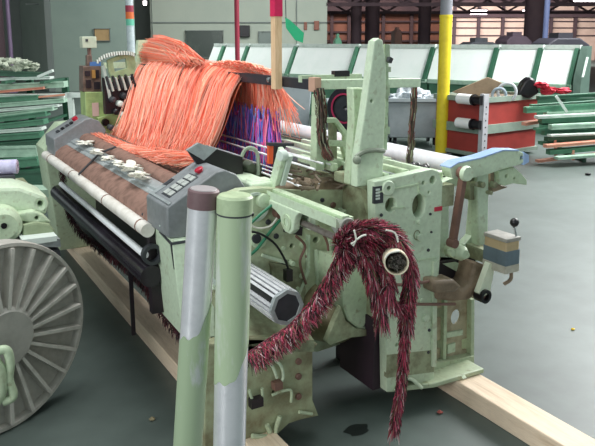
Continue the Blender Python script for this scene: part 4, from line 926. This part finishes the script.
for i in range(9):
    x, y = 106 + i * 3.2, 74 + (i % 2) * 2 + (8 - i) * .3
    b_ = MB(); b_.bar(PY(x, y, YS - .03), PY(x + 4, y + 13, YS - .02), .014, .012); part('selector_finger', b_, PALEW if i % 2 else DKGREY, SEL)
b_ = MB(); b_.box(PY(104, 78, YS + .04), PY(132, 112, YS + .10)); part('selector_back', b_, DARK, L)
for i, (x, y) in enumerate(((114, 100), (121, 104), (117, 112), (125, 96), (124, 115), (130, 108), (112, 128), (121, 128))):
    b_ = MB(); b_.lathe(PY(x, y, YS - .02), (0, 1, 0), [(0, .012), (.01, .022), (.06, .022)], 14); part('selector_spring', b_, (DKGREY, PALEW, BLACK)[i % 3], L)
b_ = MB(); b_.bar(PY(103, 66, YS + .05), PY(110, 100, YS + .05), .03, .02); part('selector_stay', b_, PALEW, L)
# black yarn support bar
b_ = MB(); b_.box((1.56, 2.54, 1.385), (1.60, 4.94, 1.43)); BB = part('yarn_bar', b_, mat('black_bar', '2A2A32', '3C3C46', .6, 12, .4), L, 'black flat bar under the orange yarn')
b_ = MB(); c = Vector((1.56, 2.92, 1.41)); b_.lathe(c, (-1, 0, 0), [(0, .014), (.006, .014), (.008, .009)], 14); part('bar_bolt', b_, STEEL, BB)
#@@LOOSE
# ------------------------------------------------------------------ wooden lath with red tip
p = PX(276.2, 89, 1.535); s = thing('wooden_lath', 'upright wooden lath with a pinkish red upper part, fixed to the black yarn bar', 'lath', p)
zr = PX(276, 16.5, 1.535).z
b_ = MB(); b_.box((1.52, p.y - .021, p.z), (1.555, p.y + .021, zr)); part('lath', b_, LATH, s)
b_ = MB(); b_.box((1.517, p.y - .023, zr), (1.558, p.y + .023, 2.3)); part('painted_end', b_, PINKRED, s, 'pinkish red painted upper end')

# ------------------------------------------------------------------ yarns
def strand(mb, pts, r, col, n=3):
    mb.tube(pts, [r] * (len(pts) - 1) + [r * .5], n, cap=False, col=col)
def vary(c, a=.15):
    k = U(1 - a, 1 + a); return (min(c[0] * k, 1), min(c[1] * k * U(.92, 1.08), 1), min(c[2] * k, 1), 1)
OR = [lin('FFA088'), lin('FFAA92'), lin('FF9076'), lin('FFBEA8'), lin('F47E62')]
OV = [c for c in OR]
def bez(p0, p1, p2, p3, n):
    out = []
    for i in range(n + 1):
        t = i / n; u = 1 - t
        out.append(p0 * u ** 3 + p1 * 3 * u * u * t + p2 * 3 * u * t * t + p3 * t ** 3)
    return out
# curtain of orange yarn over the black bar, falling to the front
yb_ = MB()
def L2(a, b, t): return (a[0] + (b[0] - a[0]) * t, a[1] + (b[1] - a[1]) * t)
LOCK = [(U(-9, 9), U(-6, 6), U(-6, 5), U(-.25, .25)) for _ in range(60)]
def flap(u, lay, jit=1.):
    lk = LOCK[int(min(max(u, 0), .999) * 60)]; ar = 5 * math.sin(math.pi * u)
    t = L2((246, 73), (146, 63), u); t = (t[0], t[1] - ar + U(-1.5, 2) * jit)
    c1 = (t[0] - 20 + lk[0] * .3, t[1] + 4 + U(-2, 5) * jit)
    c2 = L2((224, 122), (133, 116), u); c2 = (c2[0] + lk[0] + U(-3, 3) * jit, c2[1] + U(-6, 6) * jit)
    e = L2((200, 160), (112, 148), u); e = (e[0] + lk[1] + U(-4, 4) * jit, e[1] + 4 * math.sin(math.pi * u) + lk[2] * .6 + U(-5, 4) * jit)
    top = PX(*t, 1.60); start = top + Vector((.13, U(-.04, .02), -.14))
    end = PX(*e, 1.24 + U(-.03, .04) + lay * .03)
    body = bez(top, PX(*c1, 1.50), PX(*c2, 1.34 + lay * .05 + U(-.03, .03)), end, 12)
    bk = bez(start, top + Vector((.12, 0, -.03)), top + Vector((.06, 0, .012)), top, 4)[:-1]
    return bk + body
def lockcol(u, a=.1):
    k = 1 + LOCK[int(min(max(u, 0), .999) * 60)][3] * .6
    c = OR[int(R() * 5)]; return vary((c[0] * min(k, 1.05), c[1] * k, c[2] * k), a)
for i in range(2600):
    u = R(); pts = flap(u, R())
    if R() < .6:
        e = pts[-1]; q = e + Vector((U(-.13, -.03), U(-.03, .16), U(-.02, .01)))
        q.z = max(q.z, .975 if q.x < 1.2 else .95); pts += [(e + q) / 2 + Vector((0, 0, .006)), q]
    strand(yb_, pts, U(.0018, .0034), lockcol(u))
for i in range(160):      # loose strays
    u = U(-.02, 1.02); pts = flap(u, -.4, 2.6); strand(yb_, pts, .0016, vary(OR[3], .1))
# a sheet of yarn beneath to close gaps
cols = 90; base = [flap(i / cols, 1.0, .2) for i in range(cols + 1)]
m_ = min(len(b) for b in base); base = [b[:m_] for b in base]
for b in base:
    for k in range(len(b)): b[k] = b[k] + Vector((.03, 0, -.016))
o = len(yb_.v); yb_.v += [p for b in base for p in b]
for i in range(cols):
    c_ = vary(lin('F08868'), .15)
    for k in range(m_ - 1): yb_.f.append((o + i * m_ + k, o + (i + 1) * m_ + k, o + (i + 1) * m_ + k + 1, o + i * m_ + k + 1)); yb_.c.append(c_)
# rolled tail of yarn at the far end rising to a brush of cut ends
for i in range(1300):
    v = R(); dx = U(-.10, .10)
    e = L2((136, 58), (152, 37), v) if v < .8 else L2((152, 37), (172, 43), (v - .8) * 5)
    e = (e[0] + U(-4, 6), e[1] + U(-3, 3)); st = (U(176, 205), 62 + U(-3, 4))
    c1 = (st[0] - 10, 60 - v * 9); c2 = (e[0] + 20, e[1] + 2 + (1 - v) * 2)
    strand(yb_, bez(PX(*st, 1.63 + dx), PX(*c1, 1.64 + dx), PX(*c2, 1.66 + dx), PX(*e, 1.68 + dx), 8), U(.0022, .004), vary(OR[int(R() * 5)], .14))
# straight hanging yarn behind the bar at the near end
for i in range(520):
    y = U(3.0, 3.68); zt_ = 1.425 + U(-.015, .02) + .03 * math.sin((y - 3.0) / .68 * 3.1)
    zb_ = U(1.20, 1.28) - (.06 if R() < .3 else 0)
    x = 1.63 + U(-.025, .03)
    out = U(-.05, .02) * (1 if y > 3.12 else 2.4)
    strand(yb_, [Vector((1.58, y + U(.0, .03), zt_ + .018)), Vector((x, y, zt_)), Vector((x + .01, y + out * .3, 1.34)), Vector((x, y + out, zb_))], U(.003, .005), vary(OR[int(R() * 5)], .15))
for i in range(34):   # stray ends flaring to the right
    y = U(3.0, 3.1); strand(yb_, bez(Vector((1.6, y, 1.42)), Vector((1.64, y - .06, 1.40)), Vector((1.66, y - .12, 1.32)), Vector((1.66 + U(-.02, .04), y - U(.1, .24), U(1.12, 1.27))), 6), .0025, vary(OR[int(R() * 5)], .15))
single('orange_yarn', yb_, YARN, 'thick curtain of orange yarn draped over the black bar of the loom', 'yarn', kind='stuff')
hb = MB(); HC = [lin(c) for c in ('6A7AE8', '7C92F0', 'A070DC', 'E85CC4', 'FF5CA0', 'B48CE4', '5A68D0', 'FF6C8C', '98B8F4', 'FF88B4')]
for i in range(620):
    y = U(2.98, 3.70); x = 1.63 + U(-.04, .03); z1 = U(1.18, 1.27); z0 = U(.92, 1.04)
    strand(hb, [Vector((x, y, z1)), Vector((x + U(-.02, .02), y + U(-.03, .03), (z0 + z1) / 2)), Vector((x + U(-.03, .02), y + U(-.06, .06), z0))], U(.0028, .005), vary(HC[int(R() * 10)], .25))
single('heald_yarn', hb, YARN, 'blue, purple and magenta yarn hanging below the orange yarn', 'yarn', kind='stuff')

# frayed dark ropes on the cross rail
ROPE = [lin(c) for c in ('4A3E36', '5C4A40', '3A332E', '6E6A54', '7A4A44', '8C9078')]
def frayed(path, r, nst, label):
    mb = MB(); pts = smooth(path, 6); m = len(pts)
    mb.tube(pts, r * .55, 6, col=ROPE[2])
    for i in range(nst):
        k = int(R() * (m - 3)); a_ = U(0, 6.28); o_ = Vector((math.cos(a_), math.sin(a_), 0)) * r * U(.5, 1.05)
        q = [pts[min(k + j, m - 1)] + o_ * U(.8, 1.2) for j in (0, 1, 2, 3)]
        strand(mb, q, U(.0018, .0035), vary(ROPE[int(R() * 6)], .25))
    return single('frayed_rope', mb, YARN, label, 'rope', kind=None)
frayed([PY(319, 88, 2.47), PY(321, 105, 2.46), PY(322, 125, 2.46), PY(324, 146, 2.46), PY(330, 160, 2.46)], .022, 260, 'dark frayed rope hanging from the left end of the cream cross rail')
frayed([PY(414.5, 85, 2.5), PY(414, 105, 2.5), PY(412, 128, 2.5), PY(411, 146, 2.5), PY(409, 168, 2.47)], .015, 200, 'dark frayed rope hanging from the right end of the cream cross rail')

# ------------------------------------------------------------------ cardboard tube on the rod and the maroon garland
TC = PY(396.5, 263, 1.67); TA = Vector((-.56, -.80, .20)).normalized()
b_ = MB(); b_.lathe(TC - TA * .16, TA, [(0, .0355), (0, .041), (.155, .041), (.16, .040), (.16, .0365), (.155, .0355)], 30, True)
tube_o = single('cardboard_tube', b_, mat('tube_tan', 'E4D8C0', 'C0AC8C', .6, 18, .7), 'short tan cardboard tube pushed on the rod inside the maroon garland', 'tube')
GC = [lin(c) for c in ('A83450', 'C0405E', '7E2C3E', '4A2028', 'D06480', '8E4458', '2E1C1E', 'B06A70', 'D8BCC0', '7A7658', '7A3044', '3E3430', '9C2C44', '2A1818')]
gm = MB()
def fringe(path, r, n, ln, droop=.4, dark=0.):
    pts = smooth(path, 8); m = len(pts); seg = [0]
    for i in range(1, m): seg.append(seg[-1] + (pts[i] - pts[i - 1]).length)
    gm.tube(pts, r * .42, 7, col=lin('3A1420'))
    for i in range(n):
        s_ = R() * seg[-1]; k = 0
        while k < m - 2 and seg[k + 1] < s_: k += 1
        t_ = (s_ - seg[k]) / max(seg[k + 1] - seg[k], 1e-6)
        p = pts[k].lerp(pts[k + 1], t_); d = (pts[k + 1] - pts[k]).normalized()
        v = Vector((U(-1, 1), U(-1, 1), U(-1, 1))); v = (v - d * v.dot(d))
        if v.length < .1: continue
        v.normalize(); l_ = ln * U(.6, 1.25)
        st = p + v * r * .3
        end = p + v * (r * .5 + l_ * .5) + d * U(-.1, .9) * l_ + Vector((0, 0, -droop * l_))
        mid = (st + end) / 2 + v * l_ * .12
        c_ = vary(GC[int(R() * len(GC))], .3)
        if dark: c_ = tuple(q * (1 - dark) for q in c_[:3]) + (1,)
        strand(gm, [st, mid, end], U(.0009, .0019), c_)
g = lambda x, y, Y: PY(x, y, Y)
# along the front, under the breast beam
X0 = .80
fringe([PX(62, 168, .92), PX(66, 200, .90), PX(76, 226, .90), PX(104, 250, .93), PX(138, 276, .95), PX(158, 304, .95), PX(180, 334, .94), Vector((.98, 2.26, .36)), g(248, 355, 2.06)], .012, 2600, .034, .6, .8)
fringe([g(248, 355, 2.06), g(270, 340, 2.03), g(296, 322, 1.98), g(318, 296, 1.94), g(335, 268, 1.9), g(345, 248, 1.86)], .019, 3600, .052, .9)
fringe([g(340, 246, 1.88), g(346, 236, 1.86), g(358, 230, 1.84), g(375, 229, 1.80), g(390, 233, 1.78), g(398, 242, 1.76)], .028, 2200, .046, .1)
fringe([g(352, 240, 1.86), g(362, 254, 1.84), g(370, 270, 1.82), g(376, 290, 1.8), g(380, 306, 1.78), g(382, 322, 1.76)], .015, 1700, .036, .8)
fringe([g(338, 240, 1.9), g(352, 244, 1.88), g(366, 240, 1.85), g(384, 246, 1.82), g(398, 252, 1.80)], .042, 2000, .05, .35)
fringe([g(345, 256, 1.9), g(356, 250, 1.88), g(368, 246, 1.86), g(378, 252, 1.84)], .036, 2000, .05, .3)
fringe([g(370, 262, 1.84), g(380, 262, 1.82), g(386, 274, 1.8), g(390, 286, 1.78)], .018, 1100, .038, .5)
fringe([g(398, 240, 1.74), g(407, 254, 1.74), g(411, 275, 1.74), g(408, 298, 1.75), g(406, 325, 1.76)], .018, 1600, .040, .6)
fringe([g(406, 322, 1.76), g(404, 350, 1.77), g(402, 378, 1.78), g(397, 408, 1.79), g(394, 430, 1.79)], .011, 1700, .030, .8)
fringe([g(388, 284, 1.74), g(390, 298, 1.74), g(399, 306, 1.75), g(407, 300, 1.75)], .014, 700, .036, .6)
for k in range(240):  # fibres inside the tube mouth
    a_ = U(0, 6.28); q = math.sqrt(R()) * .026
    e_x = TA.orthogonal().normalized(); e_y = TA.cross(e_x); p = TC - TA * U(.01, .08) + e_x * q * math.cos(a_) + e_y * q * math.sin(a_); strand(gm, [p, p + Vector((U(-.01, .01), U(-.02, .0), U(-.01, .01)))], .003, vary(lin('6A6660'), .4))
ga = single('fringe_garland', gm, YARN, 'long maroon fringed selvedge waste wound over the tan tube and trailing to the floor', 'yarn waste', kind='stuff')
tm = MB()
for pts in ([(354, 230), (356, 240), (351, 244)], [(356, 240), (362, 236), (366, 235)], [(356, 240), (353, 246)], [(386, 230), (395, 233), (398, 242)], [(385, 258), (390, 253), (400, 251)]):
    tm.tube(smooth([PY(x, y, 1.66) for x, y in pts], 5), .003, 6)
part('white_tie', tm, WHITE, ga, 'white plastic tie ends')

# ------------------------------------------------------------------ white scraps on the cloth
for i, (px, py, r, z) in enumerate(((85, 143, (.05, .06, .022), .955), (97, 151, (.035, .05, .018), .962), (108, 158, (.04, .04, .02), .96), (118, 163, (.03, .05, .016), .955), (131, 167, (.05, .07, .026), .96), (139, 175, (.045, .06, .024), .955))):
    s = MB(); s.blob(PZ(px, py, z), (r[0] * .8, r[1] * 1.15, r[2] * .6), 70 + i, .6, 26)
    single('fabric_scrap', s, WHITE, ['cream scrap lying at the far end of the brown cloth, first of the row', 'small cream scrap next to the far one on the brown cloth', 'cream scrap at the middle of the row on the brown cloth', 'thin cream scrap just before the two big ones on the brown cloth', 'big cream scrap on the brown cloth, second from the control panel', 'big cream scrap on the brown cloth closest to the control panel'][i], 'scrap', 'cream scraps on the loom cloth')

# ------------------------------------------------------------------ the two round posts in front
def sleeve(o, ax, ln, rad, end, amp):
    mb = MB(); n = 48; x = ax.orthogonal().normalized(); y = ax.cross(x); vs = []
    for e in (0, 1):
        for k in range(n):
            a_ = 2 * math.pi * k / n; j = amp * (math.sin(a_ + 2.4) * 1.6 + .4 * math.sin(a_ * 3) + .12 * math.sin(a_ * 9 + 2))
            h = ln * e + (j if (e == 1 and end > 0) or (e == 0 and end < 0) else 0)
            vs.append(o + ax * h + (x * math.cos(a_) + y * math.sin(a_)) * rad)
    return mb.add(vs, [(k, (k + 1) % n, n + (k + 1) % n, n + k) for k in range(n)])
def post(bt, bb, rad, label, kind):
    b0 = PZ(bb[0], bb[1], 0); d = math.hypot(b0.x, b0.y) ; r_ = ray(*bt); k = b0.dot(EF) / r_.dot(EF); tp = EYE + r_ * k
    ax = (tp - b0).normalized(); Ln = (tp - b0).length
    t = thing('round_post', label, 'post', b0)
    if kind == 'left':
        mA = mat('post_metal_green', 'D2D0DA', 'A4B294', 1.0, 2.2, .33, metal=.35, lo=.50, hi=.54)
        part('post_tube', MB().cyl(b0, tp - ax * .05, rad, n=36), mat('post_silver', 'F4F3FA', 'CFCFD8', .4, 14, .28, metal=.5), t, 'bare silver tube')
        part('painted_sleeve', sleeve(b0 + ax * .01, ax, Ln * .685, rad + .0012, 1, .035), mat('post_green', 'A2B496', 'C4C6CC', .8, 5, .4, lo=.52, hi=.6, stretch=(3, 3, .6)), t, 'pale green painted lower length')
        part('brown_band', MB().lathe(tp - ax * .052, ax, [(0, rad), (.0, rad + .002), (.046, rad + .002), (.05, rad - .002)], 36), mat('band_brown', '7A6064', '644C50', .7, 12, .5), t, 'brown band')
        part('end_cap', MB().lathe(tp - ax * .004, ax, [(0, rad - .002), (.004, rad - .006)], 36), mat('cap_pale', 'A09A9C', rough=.5), t)
    else:
        part('post_tube', MB().cyl(b0, tp - ax * .048, rad, n=36), mat('post_silver', 'F4F3FA', 'CFCFD8', .4, 14, .28, metal=.5), t, 'bare silver lower tube')
        part('painted_sleeve', sleeve(b0 + ax * (Ln * .60), ax, Ln * .40 - .048, rad + .0012, -1, .035), mat('post_green2', 'B2C4A4', 'CDD2CC', .8, 4, .38, lo=.5, hi=.6, stretch=(3, 3, .6)), t, 'pale green painted upper length')
        part('end_cap', MB().lathe(tp - ax * .047, ax, [(0, rad + .001), (.0, rad + .003), (.042, rad + .003), (.048, rad - .004)], 36), mat('cap_mint', 'B6C8A4', '94A482', .7, 14, .45), t, 'pale green cap')
        n_ = MB(); n_.lathe(tp - ax * .052, ax, [(0, rad + .002), (.005, rad + .002)], 36); part('cap_seam', n_, DKGREY, t)
        n_ = MB(); c = tp - ax * .052 + RT * rad; n_.ball(c, .007, 10); part('cap_screw', n_, BLACK, t)
    part('base_plate', MB().lathe(b0, (0, 0, 1), [(0, rad * 1.7), (.012, rad * 1.7)], 30), COLGREY, t)
post((203.8, 188), (179, 588), .0400, 'left of two round posts before the loom, silver with a brown band on top', 'left')
post((235, 195), (226, 592), .0455, 'right of two round posts before the loom, pale green cap over a silver lower half', 'right')

# ------------------------------------------------------------------ cast beam flange at lower left
wn = Vector((math.sin(math.radians(27)), -math.cos(math.radians(27)), 0)); wc = PY(3.5, 338, 2.86); WR = wc.z - .002
w = thing('warp_beam', 'grey cast warp beam standing on its spoked flange at the lower left', 'beam', (wc.x, wc.y, 0))
f_ = part('flange_disc', MB().lathe(wc - wn * .05, wn, [(0, .05), (0, WR * .97), (.03, WR * .97), (.03, .05)], 64, True), WHEEL, w)
part('flange_rim', MB().lathe(wc - wn * .06, wn, [(0, WR * .945), (0, WR), (.066, WR), (.076, WR * .99), (.076, WR * .955), (.066, WR * .945)], 64, True), WHEEL, w)
e1 = Vector((wn.y, -wn.x, 0)); e2 = Vector((0, 0, 1))
for k in range(23):
    a_ = 2 * math.pi * (k + .3) / 23; d = e1 * math.cos(a_) + e2 * math.sin(a_); b_ = MB()
    p0 = wc + d * (WR * .28) - wn * .02; p1 = wc + d * (WR * .94) - wn * .02; t_ = wn.cross(d) * .007
    b_.prism([p0 - t_, p0 + t_, p1 + t_, p1 - t_], wn * .05); part('rib', b_, mat('rib_grey', 'C2BFB8', '98958E', .6, 12, .5), w)
part('flange_hub', MB().lathe(wc - wn * .03, wn, [(0, WR * .33), (.05, WR * .33), (.065, WR * .29), (.065, WR * .1)], 40), mat('hub_grey', 'A8A6A0', '7E7C76', .6, 9, .5), w)
part('beam_barrel', MB().cyl(wc - wn * .06, wc - wn * .70, .10, n=28), GREYL, w)
b_ = MB(); b_.prism([wc - wn * .62 + q for q in (Vector((0, 0, -.09)) + e1 * .1, Vector((0, 0, -.09)) - e1 * .1, Vector((0, 0, .008 - wc.z)) - e1 * .16, Vector((0, 0, .008 - wc.z)) + e1 * .16)], -wn * .06); part('barrel_stand', b_, DARK, w)
# machine clamp in front of the hub
for pts_, r_ in (([(-6, 352), (6, 350), (10, 362), (9, 380), (13, 396), (2, 402)], .018), ([(-8, 360), (-1, 372), (0, 390), (-6, 402)], .028)):
    b_ = MB(); b_.tube(smooth([PY(x_, y_, 2.70) for x_, y_ in pts_]), r_, 12); part('hub_clamp', b_, MINT, w)
# second machine behind it
m = thing('weaving_loom', 'end of another pale green loom behind the cast beam at the left edge', 'loom', (.3, 3.9, 0))
def mp(name, pts, y, th, mt, bev=.012, holes=[]): return plate(name, pY(pts, y), holes, 1, y, th, mt, m, bev=bev)
YM = 3.45
mp('housing', [(-60, 186), (0, 187), (20, 187), (37, 193), (47, 197), (49.5, 204), (47, 214), (40, 217), (25, 214), (15, 218), (-60, 222)], YM, .3, MINTC, .02, [(PY(41, 204, YM), .012)])
b_ = MB(); b_.lathe(PY(4, 227, YM - .10), (0, 1, 0), [(0, .012), (0, .06), (.02, .085), (.12, .09)], 28); part('round_cover', b_, MINT, m)
b_ = MB(); b_.lathe(PY(4, 226, YM - .106), (0, 1, 0), [(0, .014), (.01, .014)], 14); part('cover_bolt', b_, BLACK, m)
mp('cast_lever', [(18, 214), (34, 211), (45, 216), (51, 222), (36, 224), (20, 221)], YM - .06, .12, MINT, .01, [(PY(37, 218, YM - .06), .008)])
mp('cast_cover', [(23, 225), (36, 222), (50, 224), (55, 230), (56, 238), (23, 238)], YM - .08, .2, mat('cover_mint', '9AA888', '7A8668', .6, 8, .5), .012)
b_ = MB(); b_.prism(pY([(22, 240), (57, 236), (57, 241), (24, 246)], YM - .16), (0, .25, 0)); part('white_bar', b_, PALEW, m)
for i, (ya, yb2, c_) in enumerate(((239, 248, GREYL), (250, 257, DKGREY), (258, 264, GREENP), (265, 274, DKGREY))):
    b_ = MB(); b_.prism(pY([(-50, ya + 2), (60, ya), (61, yb2 - 1), (-50, yb2)], YM - .04 + i * .02), (0, .35, 0)); part('frame_bar', b_, c_, m)
b_ = MB(); b_.box((-.3, YM + .05, .0), (PY(58, 270, YM)[0], YM + .5, PY(30, 262, YM)[2])); part('lower_frame', b_, DARK, m)
b_ = MB(); b_.box((-.3, YM + .1, PY(30, 262, YM)[2]), (PY(40, 200, YM)[0], YM + .5, PY(30, 196, YM)[2])); part('housing_core', b_, DIRTY, m)
b_ = MB(); b_.prism(pY([(36, 190), (48, 190), (49, 197), (40, 199)], YM + .25), (0, .15, 0)); part('end_block', b_, GREENP, m)
# roll on it
c = PY(17, 166.5, 3.75); zt_ = PY(30, 196, YM)[2]
s = thing('paper_roll', 'white and purple roll end lying on the loom at the left edge', 'roll', (c.x - .1, c.y, c.z - .04))
b_ = MB(); b_.cyl(c + Vector((-.35, .12, 0)), c, .038, n=26); part('roll_body', b_, mat('roll_paper', 'C8C4E0', '8A80B0', .7, 12, .6), s)
b_ = MB(); ax = Vector((.35, -.12, 0)).normalized(); b_.lathe(c - ax * .004, ax, [(0, .012), (0, .034), (.008, .034), (.008, .012)], 24, True); part('end_ring', b_, mat('roll_end', 'B0A4B8', '6E6478', .7, 30, .5), s)
b_ = MB(); b_.box((c.x - .33, c.y - .06, zt_ - .02), (c.x - .02, c.y + .22, c.z - .036)); part('roll_cradle', b_, DKGREY, m)

# ------------------------------------------------------------------ small debris on the floor
for px, py, rad, mt, lb in ((440, 412, .012, mat('debris_red', 'A05048', rough=.7), 'small reddish crumb on the dark floor left of the rear beam'), (573, 329, .010, mat('debris_yellow', 'E0C020', rough=.6), 'tiny yellow scrap on the open floor at the right'), (152, 419, .012, mat('debris_tan', '8A8064', rough=.7), 'small tan crumb on the dark floor left of the round posts'), (588, 174, .03, BLACK, 'small black lump on the floor at the right edge')):
    s = MB(); p = PZ(px, py, rad * .5); s.blob(p, (rad, rad, rad * .5), int(px), .4, 14); single('floor_scrap', s, mt, lb, 'scrap')
s = MB(); p = PZ(357, 430, 0); s.add([p + Vector((.055 * math.cos(k * .3927) * (1 + .2 * math.sin(k * 2)), .04 * math.sin(k * .3927), .002)) for k in range(16)], [tuple(range(16))])
o = struct('floor_stain', s, mat('oil_stain', '202624', rough=.35))

# ------------------------------------------------------------------ light
W = bpy.data.worlds.new('world'); bpy.context.scene.world = W; W.use_nodes = True
bg = W.node_tree.nodes['Background']; bg.inputs[0].default_value = (.84, .97, .96, 1); bg.inputs[1].default_value = .44
def area(name, loc, target, sx, sy, e, col=(1, 1, 1)):
    l_ = bpy.data.lights.new(name, 'AREA'); l_.shape = 'RECTANGLE'; l_.size = sx; l_.size_y = sy; l_.energy = e; l_.color = col
    o = bpy.data.objects.new(name, l_); C.objects.link(o); o.location = loc
    o.rotation_euler = (Vector(target) - Vector(loc)).to_track_quat('-Z', 'Y').to_euler(); return o
area('hall_or_fill_light', V(6.5, 8, 5.6), V(3, 5, 0), 4, 3, 760, (1, .99, .97))
area('hall_or_fill_light', V(-.6, 3.4, 4.4), V(-.3, 4.4, 1), 2.5, 2, 110, (1, 1, .98))  # unseen fill added above the loom to brighten yarn and cloth
area('hall_or_fill_light', V(-4.5, -2.5, 2.6), V(0, 3, 1.0), 2.5, 1.6, 170, (.98, 1, .98))  # unseen fill added behind the camera for post highlights and near faces
area('hall_or_fill_light', V(-5, 15, 5.6), V(-6, 18, 0), 6, 6, 330, (.97, 1, .98))
area('hall_or_fill_light', V(7, 12, 5.6), V(6, 12, 0), 8, 5, 1300, (.97, 1, 1))
area('hall_or_fill_light', V(0, 17, 5.6), V(0, 24, 1), 8, 3, 480, (.97, 1, 1))
area('hall_or_fill_light', V(8, 45, 5.6), V(10, 55, 1.5), 24, 4, 8000, (1, .96, .94))
area('hall_or_fill_light', V(3, 34, 5.6), V(3, 40, 1.5), 10, 3, 1200, (1, .9, .82))
sc = bpy.context.scene
sc.view_settings.view_transform = 'Standard'; sc.view_settings.look = 'None'; sc.view_settings.exposure = .25; sc.view_settings.gamma = 1
sc.cycles.use_denoising = True
sc.cycles.max_bounces = 6
